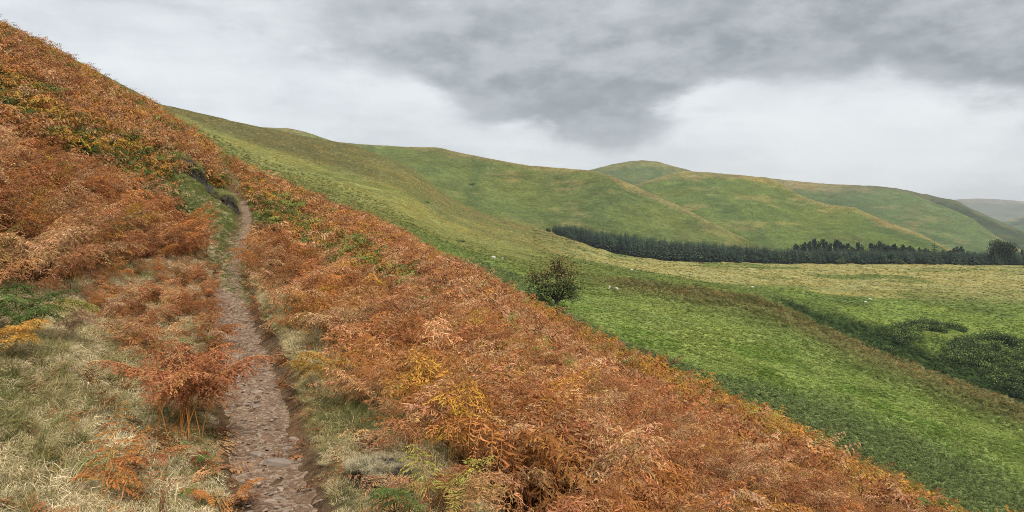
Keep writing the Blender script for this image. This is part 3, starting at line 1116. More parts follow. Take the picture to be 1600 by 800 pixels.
sc *= np.where((q_ > 0) & (q_ < 1.3) & (y < 8), 0.74, 1.0)
sc *= np.where((q_ > 0) & (q_ < 1.5), 0.9, 1.0) * np.where(grn & (strip), 0.8, 1.0)
rot = spin(r, n, 0.16)
pts = np.stack([x, y, z], 1)
scl = np.repeat(sc[:, None], 3, 1)
for nm, m_, tpl, nv in (('bracken_cover', near & ~grn, T_DEAD_HI, 8), ('green_bracken_cover', near & grn, T_LIVE_HI, 6),
                        ('distant_bracken_cover', ~near & ~grn, T_DEAD_LO, 8), ('distant_green_bracken_cover', ~near & grn, T_LIVE_LO, 6)):
    k_ = int(m_.sum())
    scatter(nm, pts[m_], rot[m_], scl[m_], r.randint(0, nv, k_), tint[m_], tpl)

# --- grass: the open ground left of the path, both verges, and the green strip
r = R(17)
m = 66000
yy = np.sqrt(r.uniform(1.4 ** 2, 30 ** 2, m)) * r.uniform(0.15, 1, m) ** 0.6
yy = np.clip(yy, 1.5, None)
xx = r.uniform(-0.95, 0.1, m) * yy
z = hill_z(xx, yy)
s_, q_ = sq(xx, yy)
n2 = fbm(xx / 0.5, yy / 0.5, 2, 131)
n1 = fbm(xx / 1.1, yy / 1.1, 3, 132)
px, py = to_px(xx, yy, z)
w = path_w(s_)
verge_r = (q_ > w + 0.06) & (q_ < 1.05 + 0.2 * n2)
verge_l = (q_ < -w - 0.05) & (q_ > left_edge(s_) - 0.5)
strip = in_poly(px, py - 10, GREEN_STRIP)
verge_r &= q_ > w + 0.05 + 0.05 * n2
openg = in_poly(px, py, [(-250, 455), (90, 448), (150, 425), (250, 405), (345, 390), (400, 560), (420, 1000), (-900, 1000)]) & (q_ < -w - 0.05)
keep = (verge_r | verge_l | strip | openg) & (px > -220) & (py < 1000)
xx, yy, z, q_, n1, n2, strip = [a[keep] for a in (xx, yy, z, q_, n1, n2, strip)]
n = len(xx)
print('grass tufts', n)
pal = np.array([lin(230, 212, 182), lin(212, 194, 160), lin(188, 172, 134), lin(156, 148, 104), lin(126, 128, 82)])
straw = np.clip(0.70 + 0.75 * n1 + 0.25 * r.normal(0, 1, n), 0, 0.999)
straw = np.where((q_ > 0), straw * 0.75, straw)
ci_ = np.clip(((1 - straw) * 5).astype(int), 0, 4)
ci_ = np.where(strip & (r.rand(n) < 0.7), 4, ci_)
tint = pal[ci_] * r.uniform(0.82, 1.25, (n, 1))
vid = np.where((ci_ >= 3) & (r.rand(n) < 0.16) & (np.abs(q_) > 0.55), 6 + r.randint(0, 3, n), r.randint(0, 6, n))
sc = r.uniform(0.6, 1.2, n) * np.where(np.abs(q_) < 0.5, 0.55, 1.0)
scatter('grass', np.stack([xx, yy, z], 1), spin(r, n, 0.25), np.repeat(sc[:, None], 3, 1), vid, tint, T_GRASS)

# --- tussocks, rushes and bracken over the valley ground
r = R(27)
qpx, qpy = Ppx, Ppy
vis = np.zeros(Ppx.shape, bool)
run = np.minimum.accumulate(np.where(np.isfinite(Ppy), Ppy, 1e9), axis=0)
vis = (Ppy <= run + 6) & (pv[:, None] > 1.0) & (pv[:, None] <= 7.02) & (Ppy < np.interp(Ppx, S0X, S0Y) + 12)
dpx = np.abs(np.diff(Ppx[:, :2], axis=1))
drow = np.abs(np.diff(Ppy, axis=0, prepend=Ppy[:1]))
_bw = sstep(_b, 0.2, 0.6)
wgt = (drow + 0.05) * vis * (1 + 1.6 * _bw) * np.where(pv[:, None] < 3.1, 1.5, 1.0) * sstep(np.broadcast_to(pxs[None], Ppx.shape), -100, 500)
flat = wgt.ravel() / wgt.sum()
m = 90000
pick = r.choice(flat.size, m, p=flat)
i, j = np.unravel_index(pick, Ppx.shape)
i2, j2 = np.clip(i + 1, 0, Ppx.shape[0] - 1), np.clip(j + 1, 0, Ppx.shape[1] - 1)
fa, fb = r.rand(m), r.rand(m)


def bil(A):
    return (A[i, j] * (1 - fa) + A[i2, j] * fa) * (1 - fb) + (A[i, j2] * (1 - fa) + A[i2, j2] * fa) * fb


x, y, z = bil(PX_), bil(PY_), bil(PZ_)
v_ = pv[i] + (pv[i2] - pv[i]) * fa
px, py = to_px(x, y, z)
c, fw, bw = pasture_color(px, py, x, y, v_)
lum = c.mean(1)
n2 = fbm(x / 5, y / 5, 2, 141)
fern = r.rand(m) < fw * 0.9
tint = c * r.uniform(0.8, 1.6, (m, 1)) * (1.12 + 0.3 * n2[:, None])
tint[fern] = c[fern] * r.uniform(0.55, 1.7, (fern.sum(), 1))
pale = (v_ > 5.1 + 0.8 * (px > 1180)) & (r.rand(m) < 0.35)
tint[pale] = lin(186, 178, 118) * r.uniform(0.8, 1.15, (pale.sum(), 1))
rustb = fern & (c[:, 0] > c[:, 1] * 0.95) & (r.rand(m) < 0.07)
tint[rustb] = lin(146, 112, 66) * r.uniform(0.7, 1.2, (rustb.sum(), 1))
leftslope = (px < 830) & (v_ > 3.6)
sc = r.uniform(0.55, 1.2, m) * np.clip(y / 170, 0.75, 2.2) * np.where(leftslope, 0.55, 1.0)
tint[leftslope] *= 1.35
sc[leftslope & (r.rand(m) < 0.6)] = 0.02
sc = np.where(v_ < 3, sc * 0.9, sc)
g_ = ~fern
rot = spin(r, m, 0.15)
scl = np.stack([sc, sc, sc * np.where(v_ > 5, 0.7, 0.75)], 1)
scatter('pasture_tussocks', np.stack([x, y, z], 1)[g_], rot[g_], scl[g_], r.randint(0, 5, g_.sum()), tint[g_], T_TUSS)
scl = np.repeat((sc * 1.5)[:, None], 3, 1)
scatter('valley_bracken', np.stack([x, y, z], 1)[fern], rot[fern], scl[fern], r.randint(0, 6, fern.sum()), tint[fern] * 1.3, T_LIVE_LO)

# --- gravel on the path
r = R(37)
m = 3600
s_ = 1.2 + 20 * r.rand(m) ** 1.7
p = path_point(s_, np.clip(r.normal(0, 0.55, m), -1.1, 1.1))
p[:, 2] -= 0.001
tint = np.array([lin(150, 126, 106), lin(134, 108, 88), lin(172, 150, 128), lin(120, 96, 78), lin(148, 134, 120)])[r.randint(0, 5, m)] * r.uniform(0.75, 1.1, (m, 1))
sz = 0.006 + 0.018 * r.rand(m) ** 2.5
scatter('gravel', p, spin(r, m, 0.25), np.stack([sz * 1.3, sz, sz], 1), r.randint(0, 6, m), tint, T_CHIP)
m = 260
lp = np.stack([r.uniform(150, 345, m), r.uniform(425, 560, m)], 1)
lp = lp[(fbm(lp[:, 0] / 40, lp[:, 1] / 25, 2, 151) > -0.05)][:95]
lg = np.array([near_hit(a, b_) for a, b_ in lp])
sl, ql = sq(lg[:, 0], lg[:, 1])
lg = lg[np.abs(ql) > 0.33]
m = len(lg)
sc = r.uniform(0.35, 0.68, m)
scatter('low_bracken_on_grass', lg, spin(r, m, 0.3), np.stack([sc, sc, sc * 0.8], 1), r.randint(0, 8, m), pal_dead[r.randint(0, 6, m)] * r.uniform(0.8, 1.1, (m, 1)), T_DEAD_HI)
# --- withered leaflets and frond scraps lying on the ground
m = 700
s_ = 1.5 + 14 * r.rand(m)
qq = r.normal(-0.5, 0.6, m)
qa = qq + path_q(s_)
lx, ly = DIR[0] * s_ + PERP[0] * qa, DIR[1] * s_ + PERP[1] * qa
lz = hill_z(lx, ly) - 0.02
keep = (np.abs(qq) > 0.2)
tt = pal_dead[r.randint(0, len(pal_dead), m)] * r.uniform(0.5, 1.0, (m, 1))
rt = spin(r, m, 0.5)
scatter('bracken_litter', np.stack([lx, ly, lz], 1)[keep], rt[keep], np.tile([[0.32, 0.32, 0.10]], (m, 1))[keep], r.randint(0, 8, keep.sum()), tt[keep], T_DEAD_LO)

# ------------------------------------------------------------------ stones on the path
r = R(47)
big = [(435, 728, 0.085, 'largest pale stone on the path, lying by its lower stretch'),
       (368, 590, 0.052, 'grey slab stone on the path beside the russet bracken clump'),
       (370, 562, 0.060, 'flat dark stone on the path just above the grey slab stone'),
       (356, 504, 0.050, 'bluish grey stone at the path edge by overhanging brown fronds'),
       (358, 454, 0.060, 'dark flat stone on the upper path, farthest of the large stones'),
       (402, 617, 0.055, 'low brown stone sunk in the middle of the path'),
       (452, 706, 0.036, 'small tan stone on the path just behind the largest stone'),
       (404, 716, 0.050, 'half buried stone left of the largest stone on the path'),
       (457, 690, 0.050, 'thin slab near the right edge of the lower path')]
for i, (px, py, sz, lab) in enumerate(big):
    P = near_hit(px, py)
    o = link(bpy.data.objects.new('stone', STONES[i % 9]))
    o.location = (P[0], P[1], P[2] + 0.014)
    sz *= 1.3
    o.scale = (sz * 1.15, sz * 0.8, sz * 1.05)
    o.rotation_euler = (r.normal(0, 0.12), r.normal(0, 0.12), r.uniform(-0.5, 0.5))
    tag(o, lab, 'stone', 'large loose stones on the path')
ss = 3.6 + 12 * r.rand(150) ** 1.5
pp = path_point(ss, np.clip(r.normal(-0.05, 0.5, 150), -0.95, 0.95))
for i in range(150):
    o = link(bpy.data.objects.new('stone', STONES[r.randint(9)]), path_ob)
    sz = r.uniform(0.014, 0.034) * (1 + 0.5 * (r.rand() < 0.15))
    o.location = pp[i] - np.array([0, 0, 0.002])
    o.scale = (sz * 1.25, sz * 0.9, sz * r.uniform(0.6, 1.0))
    o.rotation_euler = (r.normal(0, 0.2), r.normal(0, 0.2), r.uniform(0, 6.28))

# ------------------------------------------------------------------ peat banks
def peat(name, a, b_, h, d, label, seed, n=60):
    """eroded step in the slope: dark face under a turf lip, from ground point a to b"""
    a, b_ = np.array(a), np.array(b_)
    L = b_ - a
    side = unit(np.array([-L[1], L[0], 0]))
    if side[1] < 0:
        side = -side
    prof = np.array([(-0.55, -0.10), (-0.25, 0.02), (-0.12, 0.25), (-0.10, 0.6), (-0.2, 0.85), (-0.18, 1.0), (0.1, 1.08), (0.6, 1.0), (1.2, 0.7), (1.6, 0.2)])
    V = np.zeros((n, len(prof), 3))
    for i in range(n):
        t_ = i / (n - 1)
        c_ = a + L * t_
        e = math.sin(math.pi * min(max(t_, 0.001), 0.999)) ** 0.4
        for j, (pd_, ph) in enumerate(prof):
            wob = 0.25 * fbm(np.array([t_ * 9.0]), np.array([j * 0.6]), 3, seed)[0]
            p_ = c_ + side * (pd_ * d * (0.7 + 0.6 * e) + wob * d)
            gz_ = hill_z(np.array([p_[0]]), np.array([p_[1]]))[0]
            V[i, j] = (p_[0], p_[1], gz_ + (ph * h * e * (1 + wob)) - (0.12 if j in (0, len(prof) - 1) else 0.0))
    me = mesh_np(name, V.reshape(-1, 3), grid_faces(n, len(prof)), M_PEAT, None, True)
    o = link(bpy.data.objects.new(name, me))
    return tag(o, label, 'peat bank', 'eroded peat banks'), V


pe = [((282, 268), (324, 292), 0.52, 'uppermost black peat scar in the slope above the path'),
      ((322, 298), (352, 310), 0.34, 'middle short peat scar between two other scars on the slope'),
      ((346, 318), (374, 336), 0.42, 'lowest black peat scar right at the path\'s far end')]
turf = []
for i, (a, b_, h, lab) in enumerate(pe):
    A, B = near_hit(*a), near_hit(*b_)
    o, V = peat('peat_bank', A, B, h, 0.34, lab, 150 + i)
    turf.append(V[::1, 7:9].reshape(-1, 3))
A, B = near_hit(548, 745), near_hit(618, 792)
o, V = peat('peat_bank', A, B, 0.13, 0.14, 'small eroded peat lip under grey dead grass at the lower path edge', 160)
t2 = V[:, 5:9].reshape(-1, 3)
r = R(57)
tf = np.vstack(turf)
tf = tf[r.randint(0, len(tf), 420)] + r.normal(0, 0.06, (420, 3)) * [1, 1, 0.2]
t2 = t2[r.randint(0, len(t2), 150)] + r.normal(0, 0.015, (150, 3)) * [1, 1, 0.2]
allp = np.vstack([tf, t2])
tt = np.vstack([np.array([lin(150, 150, 98), lin(136, 140, 86), lin(176, 166, 124)])[r.randint(0, 3, 420)], np.array([lin(196, 184, 156), lin(176, 164, 134), lin(206, 194, 168)])[r.randint(0, 3, 150)]])
sc = np.concatenate([r.uniform(1.0, 1.8, 420), r.uniform(0.28, 0.5, 150)])
scatter('bank_grass', allp, spin(r, 570, 0.4), np.repeat(sc[:, None], 3, 1), r.randint(0, 6, 570), tt * r.uniform(0.8, 1.1, (570, 1)), T_GRASS)

# ------------------------------------------------------------------ single bracken plants that stand apart
COPPER, RUSSET, ORANGE, GOLD = lin(194, 134, 92), lin(164, 106, 74), lin(206, 142, 82), lin(206, 158, 80)
TAN, FRESH, GREEN, YGREEN = lin(208, 176, 142), lin(106, 154, 72), lin(108, 126, 70), lin(178, 168, 88)


def bracken_plant(px, py, height, nf, col, label, curl=0.6, droop=1.3, az_=None, seed=0, spread=0.06, lean=0.25, alt=None, stalk=None, stipe=0.45):
    P = near_hit(px, py)
    root = empty('bracken_plant', P)
    size = height / 0.78
    root.scale = (size,) * 3
    height = 0.78
    spread = spread / size
    tag(root, label, 'bracken', 'bracken plants standing apart')
    rr = R(700 + seed)
    for k_ in range(nf):
        mb, sm = MB(), MB()
        an = rr.uniform(0, 6.283) if az_ is None else az_ + rr.normal(0, 0.5)
        frond(mb, rr, (rr.normal(0, spread), rr.normal(0, spread), -0.04), an, height * stipe * rr.uniform(0.85, 1.15), height * (1.15 - stipe) * rr.uniform(0.85, 1.2),
              abs(rr.normal(lean, 0.1)), droop * rr.uniform(0.8, 1.2), curl, True, stem_mb=sm, stem_col=(1, 1, 1), pw=1.25, npair=12)
        c_ = alt if (alt is not None and k_ % 3 == 2) else col
        st = link(bpy.data.objects.new('stalk', sm.mesh('stalk', M_OBJ)), root)
        st.color = (*(stalk if stalk is not None else lin(196, 140, 80)), 1)
        fo = link(bpy.data.objects.new('frond', mb.mesh('frond', M_OBJ)), root)
        fo.color = (*(c_ * rr.uniform(0.85, 1.12)), 1)
    return root


plants = [
    (295, 690, 0.72, 17, RUSSET * 0.5 + COPPER * 0.55, 'large russet bracken clump standing left of the path', dict(curl=0.9, spread=0.08, lean=0.10, alt=COPPER, droop=1.3, stipe=0.62)),
    (262, 640, 0.50, 3, GOLD * 0.8, 'golden brown bracken tips rising behind the russet clump', dict(curl=0.5, lean=0.2, alt=ORANGE)),
    (168, 800, 0.46, 2, ORANGE, 'tall withered orange frond on a bare yellow stalk in foreground grass', dict(curl=0.35, lean=0.12, droop=0.35, az_=2.2, stalk=lin(206, 150, 60), stipe=0.36)),
    (188, 745, 0.30, 2, COPPER, 'brown curled frond touching the tall withered orange one', dict(curl=0.7, lean=0.5, droop=1.2, az_=0.3)),
    (215, 726, 0.17, 1, ORANGE * 0.95, 'small upright tan frond in a dark hollow in the grass', dict(curl=0.4, lean=0.1, droop=0.4, stipe=0.2)),
    (306, 726, 0.17, 3, FRESH, 'bright fresh green fern below the russet clump', dict(curl=0.15, droop=0.9, stipe=0.3, stalk=lin(110, 140, 60), lean=0.3)),
    (258, 790, 0.12, 3, FRESH * 1.05, 'tiny fresh green fern in the lower foreground grass', dict(curl=0.15, droop=0.9, stipe=0.3, stalk=lin(110, 140, 60), lean=0.4)),
    (352, 800, 0.26, 2, ORANGE, 'small yellow and orange bracken at the left edge of the path', dict(curl=0.5, alt=GOLD, droop=1.3, lean=0.2)),
    (272, 706, 0.22, 2, RUSSET * 1.1, 'reddish brown frond flopped on the grass under the russet clump', dict(curl=0.7, droop=1.2, lean=1.0, stipe=0.2)),
    (40, 530, 0.62, 7, GREEN, 'tall green fern at the left beside the grass', dict(curl=0.15, alt=YGREEN * 0.8, droop=1.2, spread=0.1, stalk=lin(110, 120, 60))),
    (6, 560, 0.40, 4, GOLD, 'golden yellow bracken leaning in at the far left', dict(curl=0.3, droop=1.4, az_=0.0)),
    (88, 535, 0.42, 3, TAN, 'pale tan dead bracken with forked stalk on open grass', dict(curl=0.75, droop=1.7, az_=0.4, stalk=lin(200, 150, 96))),
    (150, 500, 0.34, 2, TAN * 0.9, 'low tan frond bending over the grass beside the forked one', dict(curl=0.7, droop=1.7, az_=0.2)),
    (222, 525, 0.36, 4, COPPER, 'copper bracken clump on the grass, halfway to the path', dict(curl=0.75, droop=1.5, alt=TAN)),
    (234, 566, 0.16, 1, GOLD, 'single bright golden frond standing in the grass', dict(curl=0.1, droop=0.5, lean=0.5, az_=0.8, stipe=0.2)),
    (330, 540, 0.42, 6, COPPER, 'brown fronds hanging over the left path edge', dict(curl=0.75, droop=1.6, alt=TAN, az_=0.2)),
    (300, 545, 0.22, 3, GREEN * 1.1, 'olive green fern behind the golden brown bracken tips', dict(curl=0.2, droop=1.2)),
    (176, 445, 0.42, 3, ORANGE, 'orange bracken at the edge of the left bracken slope', dict(curl=0.5, droop=1.3, alt=GOLD)),
    (640, 640, 0.62, 3, YGREEN, 'yellow green bracken amid the copper slope right of the path', dict(curl=0.2, droop=1.1, alt=GOLD)),
    (668, 835, 0.50, 4, YGREEN, 'yellow and green bracken at the bottom below the copper slope', dict(curl=0.2, droop=1.2, alt=GREEN)),
    (520, 610, 0.60, 3, GOLD * 0.92, 'golden bracken row leaning along the right verge', dict(curl=0.4, droop=1.2)),
    (485, 530, 0.55, 3, GOLD * 0.95, 'golden bracken farther along the right verge', dict(curl=0.4, droop=1.2)),
    (512, 545, 0.30, 2, GREEN, 'small green fern under the golden bracken on the verge', dict(curl=0.15, droop=1.2)),
    (770, 700, 0.66, 4, TAN * 1.08, 'palest straw coloured bracken in the copper slope', dict(curl=0.55, droop=1.4)),
    (1000, 790, 0.66, 2, GOLD * 0.95, 'lone golden frond low in the copper slope at right', dict(curl=0.3, droop=1.0)),
]
for i, (px, py, h, nf, col, lab, kw) in enumerate(plants):
    bracken_plant(px, py, h, nf, col, lab, seed=i * 3, **kw)

# ------------------------------------------------------------------ trees
def conifer_meshes(seed, tiers, width, droop=0.35, ragged=0.3, blue=(0.030, 0.052, 0.040)):
    """unit height conifer: trunk and a crown of drooping branch sprays"""
    rr = R(seed)
    tr, cr = MB(), MB()
    tr.tube([(0, 0, -0.03), (0, 0, 0.4), (0, 0, 0.97)], [0.016, 0.011, 0.002], (0.9, 0.9, 0.9), 6)
    for i in range(tiers):
        f = i / (tiers - 1)
        zc = 0.07 + 0.91 * f
        rad = width * ((1 - f) ** 0.85 * min(1, 0.55 + 2.0 * f) + 0.015)
        nb = max(4, int(9 * (1 - f) + 4))
        for b_ in range(nb):
            an = 6.283 * (b_ + rr.rand()) / nb
            L = rad * rr.uniform(1 - ragged, 1 + ragged)
            hd = np.array([math.cos(an), math.sin(an), 0])
            sd = np.array([-hd[1], hd[0], 0])
            p0 = np.array([0, 0, zc + rr.normal(0, 0.006)])
            c_ = np.array(blue) * rr.uniform(0.65, 1.5) * np.array([rr.uniform(0.85, 1.25), 1, rr.uniform(0.85, 1.1)])
            for sg in range(2):
                a, b2 = sg / 2, (sg + 1) / 2
                q0 = p0 + hd * L * a - UP * L * droop * a * a
                q1 = p0 + hd * L * b2 * rr.uniform(0.95, 1.1) - UP * L * droop * b2 * b2 + UP * L * 0.12 * (sg == 1)
                w0 = L * (0.16 if sg == 0 else 0.26) * rr.uniform(0.8, 1.3)
                m_ = (q0 + q1) / 2
                cr.add([q0, m_ + sd * w0 - UP * w0 * 0.5, q1, m_ - sd * w0 - UP * w0 * 0.5], [(0, 1, 2), (0, 2, 3)], c_ * (0.85 + 0.4 * sg))
    return tr.mesh('trunk', M_BARK), cr.mesh('crown', M_LEAF)


SPRUCE = [conifer_meshes(800 + i, 17, 0.29 + 0.03 * (i % 3), blue=(0.036, 0.060, 0.042)) for i in range(6)]
SPIRE = conifer_meshes(830, 14, 0.30, 0.25, 0.25, (0.020, 0.036, 0.030))


def leafy_meshes(seed, leaves, leaf, radii, centre, pal_, limbs=7, lumps=9, trunk_h=0.35, clump=(0.28, 0.48)):
    """unit-ish broadleaf: forked limbs and leaf-sized faces gathered in clumps"""
    rr = R(seed)
    tr, cr = MB(), MB()
    cx, cy, cz = centre
    tr.tube([(0, 0, -0.05), (0.02, 0, trunk_h * 0.5), (cx * 0.3, 0, trunk_h)], [0.045, 0.035, 0.028], (1, 1, 1), 7)
    cl = []
    for k_ in range(lumps):
        d = unit(rr.normal(0, 1, 3))
        d *= rr.uniform(0.35, 0.85)
        cl.append((np.array([cx + d[0] * radii[0], cy + d[1] * radii[1], cz + d[2] * radii[2]]), rr.uniform(*clump)))
    for c_, s_c in cl[:max(limbs, 3)]:
        st = np.array([cx * 0.3, 0, trunk_h * rr.uniform(0.7, 1.0)])
        m_ = (st + c_) / 2 + rr.normal(0, 0.03, 3)
        tr.tube([st, m_, c_], [0.018, 0.011, 0.003], (0.9, 0.9, 0.9), 5)
        for _ in range(5):
            e = c_ + rr.normal(0, 0.5, 3) * s_c * np.array(radii)
            tr.tube([m_ * 0.4 + c_ * 0.6, e], [0.005, 0.0015], (0.8, 0.8, 0.8), 3)
    for k_ in range(leaves):
        c_, s_c = cl[rr.randint(len(cl))]
        d = rr.normal(0, 1, 3)
        d = unit(d) * rr.rand() ** 0.5 * 1.15
        p_ = c_ + d * s_c * np.array(radii)
        if p_[2] < 0.04:
            continue
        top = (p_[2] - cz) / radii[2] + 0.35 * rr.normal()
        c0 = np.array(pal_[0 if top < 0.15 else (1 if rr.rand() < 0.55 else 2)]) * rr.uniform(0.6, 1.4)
        a = unit(rr.normal(0, 1, 3))
        b_ = unit(np.cross(a, rr.normal(0, 1, 3)))
        s2 = leaf * rr.uniform(0.6, 1.4)
        cr.add([p_ - a * s2, p_ + b_ * s2 * 0.6, p_ + a * s2, p_ - b_ * s2 * 0.6], [(0, 1, 2, 3)], c0)
    return tr.mesh('trunk', M_BARK), cr.mesh('crown', M_LEAF)


PINE = [leafy_meshes(820 + i, 420, 0.045, (0.26, 0.26, 0.30), (0, 0, 0.68), [(0.020, 0.034, 0.027), (0.026, 0.044, 0.034), (0.034, 0.052, 0.040)], 6, 9, 0.5) for i in range(3)]


def plant_tree(name, P, h, meshes, label, cat, group=None, rz=0.0, wide=1.0):
    root = empty(name, P, rz)
    root.scale = (h * wide, h * wide, h)
    for nm, me in zip(('trunk', 'crown'), meshes):
        link(bpy.data.objects.new(nm, me), root)
    return tag(root, label, cat, group)


r = R(67)
spots = []


def ground_z(x, y):
    """height of the pasture sheet at a world point in the tree belt"""
    px = 800 + F * x / y
    j = np.clip(np.searchsorted(pxs, px), 0, len(pxs) - 1)
    ok = (pv >= 6) & (pv <= 9)
    return np.interp(y, PY_[ok, j], PZ_[ok, j])


def front_Y(px):
    return np.interp(px, [850, 900, 960, 1050, 1200, 1700], [476, 460, 448, 440, 436, 436])


tries = 0
while len(spots) < 292 and tries < 20000:
    tries += 1
    px = r.uniform(862, 1690)
    depth = r.rand() ** 1.25 * np.interp(px, [860, 940, 1050, 1200, 1700], [60, 70, 50, 36, 30])
    Yt = front_Y(px) + depth
    xt = (px - 800) / F * Yt
    if any((xt - a) ** 2 + (Yt - b_) ** 2 < 2.7 ** 2 for a, b_, _ in spots):
        continue
    spots.append((xt, Yt, px))
for i, (xt, Yt, px) in enumerate(spots):
    edge_h = np.interp(px, [862, 900, 960, 1050, 1100, 1200, 1300, 1500, 1700], [7, 10, 12.5, 13.5, 13.0, 11.5, 10.5, 9.5, 9])
    h = edge_h * r.uniform(0.78, 1.06)
    z = ground_z(xt, Yt)
    plant_tree('conifer_tree', (xt, Yt, z - 0.15), h, SPRUCE[i % 6], 'dark green conifer packed in the even-topped plantation below the hills', 'conifer',
               'plantation conifers', r.uniform(0, 6.28), r.uniform(0.9, 1.25))
# the rest of the wood behind the front ranks
more = []
while len(more) < 850:
    px = r.uniform(872, 1690)
    Yt = front_Y(px) + r.uniform(8, np.interp(px, [860, 940, 1050, 1200, 1700], [85, 95, 70, 46, 40]))
    more.append(((px - 800) / F * Yt, Yt, px))
mx_, my_, mpx = np.array(more).T
mz_ = np.array([ground_z(a, b_) for a, b_ in zip(mx_, my_)])
mh_ = np.interp(mpx, [862, 900, 960, 1050, 1100, 1200, 1300, 1500, 1700], [7, 10, 12, 13, 12.5, 11, 10, 9, 9]) * r.uniform(0.75, 1.06, 850)
T_WOOD = template_set('wood_tree', [m_[1] for m_ in SPRUCE])
scatter('conifer_wood', np.stack([mx_, my_, mz_ - 0.15], 1), spin(r, 850, 0.0), np.stack([mh_ * 1.1, mh_ * 1.1, mh_], 1), r.randint(0, 6, 850), np.ones((850, 3)), T_WOOD)
# the taller, darker back row
back = [1246, 1256, 1266, 1276, 1287, 1296, 1305, 1314, 1324, 1334, 1344, 1362, 1372, 1382, 1391, 1400, 1410, 1419, 1428, 1437, 1447, 1474, 1482, 1512, 1524, 1600, 1618, 1640]
tops = [377, 375, 373, 373, 371, 376, 374, 376, 378, 382, 378, 378, 377, 379, 379, 381, 382, 380, 383, 384, 386, 388, 388, 392, 394, 387, 384, 388]
for px, py in zip(back, tops):
    Yt = 486.0 + r.uniform(-4, 6)
    xt = (px - 800) / F * Yt
    z = ground_z(xt, Yt)
    h = EYE + (HZ - py) / F * Yt - z
    plant_tree('pine_tree', (xt, Yt, z - 0.15), h, PINE[r.randint(3)], 'dark rough-topped pine in the back row rising above the plantation', 'pine',
               'taller pines behind the plantation', r.uniform(0, 6.28), 0.8)
for px, py, Yt, me, w, lab in ((1460, 371, 470, SPIRE, 0.72, 'tallest pointed conifer with a spire top above the plantation'),
                               (1492, 382, 470, PINE[1], 0.8, 'flat-topped dark pine just right of the pointed spire conifer'),
                               (1503, 385, 472, PINE[2], 0.7, 'bushy dark pine right beside the flat-topped pine')):
    xt = (px - 800) / F * Yt
    z = ground_z(xt, Yt)
    plant_tree('conifer_tree' if py == 371 else 'pine_tree', (xt, Yt, z - 0.1), EYE + (HZ - py) / F * Yt - z, me, lab, 'conifer' if py == 371 else 'pine', None, 0.3, w)


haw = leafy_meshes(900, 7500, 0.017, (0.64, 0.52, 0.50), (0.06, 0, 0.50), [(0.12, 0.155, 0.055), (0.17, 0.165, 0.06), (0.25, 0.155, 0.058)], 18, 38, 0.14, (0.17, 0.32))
haw[1].materials.clear()
haw[1].materials.append(M_HAW)
P = pasture_hit(868, 480, 1.05)
hh = 80 / F * P[1]
o = plant_tree('hawthorn_tree', P, hh, haw, 'lone hawthorn with russet-tinged crown standing just beyond the copper bracken', 'tree', None, 0.4, 1.15)
P = (((1566 - 800) / F) * 440, 440, float(ground_z((1566 - 800) / F * 440, 440)))
ash = leafy_meshes(910, 3600, 0.03, (0.52, 0.45, 0.42), (0, 0, 0.55), [(0.024, 0.040, 0.020), (0.034, 0.055, 0.026), (0.06, 0.085, 0.045)], 8, 14, 0.3)
plant_tree('broadleaf_tree', P, 15.5, ash, 'rounded broadleaf tree at the right end of the plantation', 'tree', None, 0.0)
# low pale scrub at the foot of the plantation
for px, lab in ((1406, 'pale olive bush at the foot of the plantation, right-hand one of two'), (1312, 'pale olive bush at the foot of the plantation, left-hand one of two')):
    Yt = 429.0
    xt = (px - 800) / F * Yt
    me = leafy_meshes(920 + px, 500, 0.07, (0.8, 0.6, 0.42), (0, 0, 0.42), [(0.06, 0.075, 0.035), (0.085, 0.10, 0.045), (0.10, 0.11, 0.06)], 3, 6, 0.15)
    plant_tree('bush', (xt, Yt, float(ground_z(xt, 431.0)) - 0.1), 4.0, me, lab, 'bush')
# small edge trees on the left tip of the plantation
for px, h, lab in ((857, 3.6, 'leftmost little round tree at the tip of the plantation'), (868, 4.6, 'second little round tree from the left tip of the plantation')):
    Yt = 470.0
    xt = (px - 800) / F * Yt
    me = leafy_meshes(930 + px, 600, 0.06, (0.5, 0.5, 0.42), (0, 0, 0.5), [(0.026, 0.045, 0.02), (0.036, 0.06, 0.026), (0.045, 0.07, 0.03)], 3, 6, 0.2)
    plant_tree('edge_tree', (xt, Yt, float(ground_z(xt, Yt)) - 0.2), h, me, lab, 'tree')

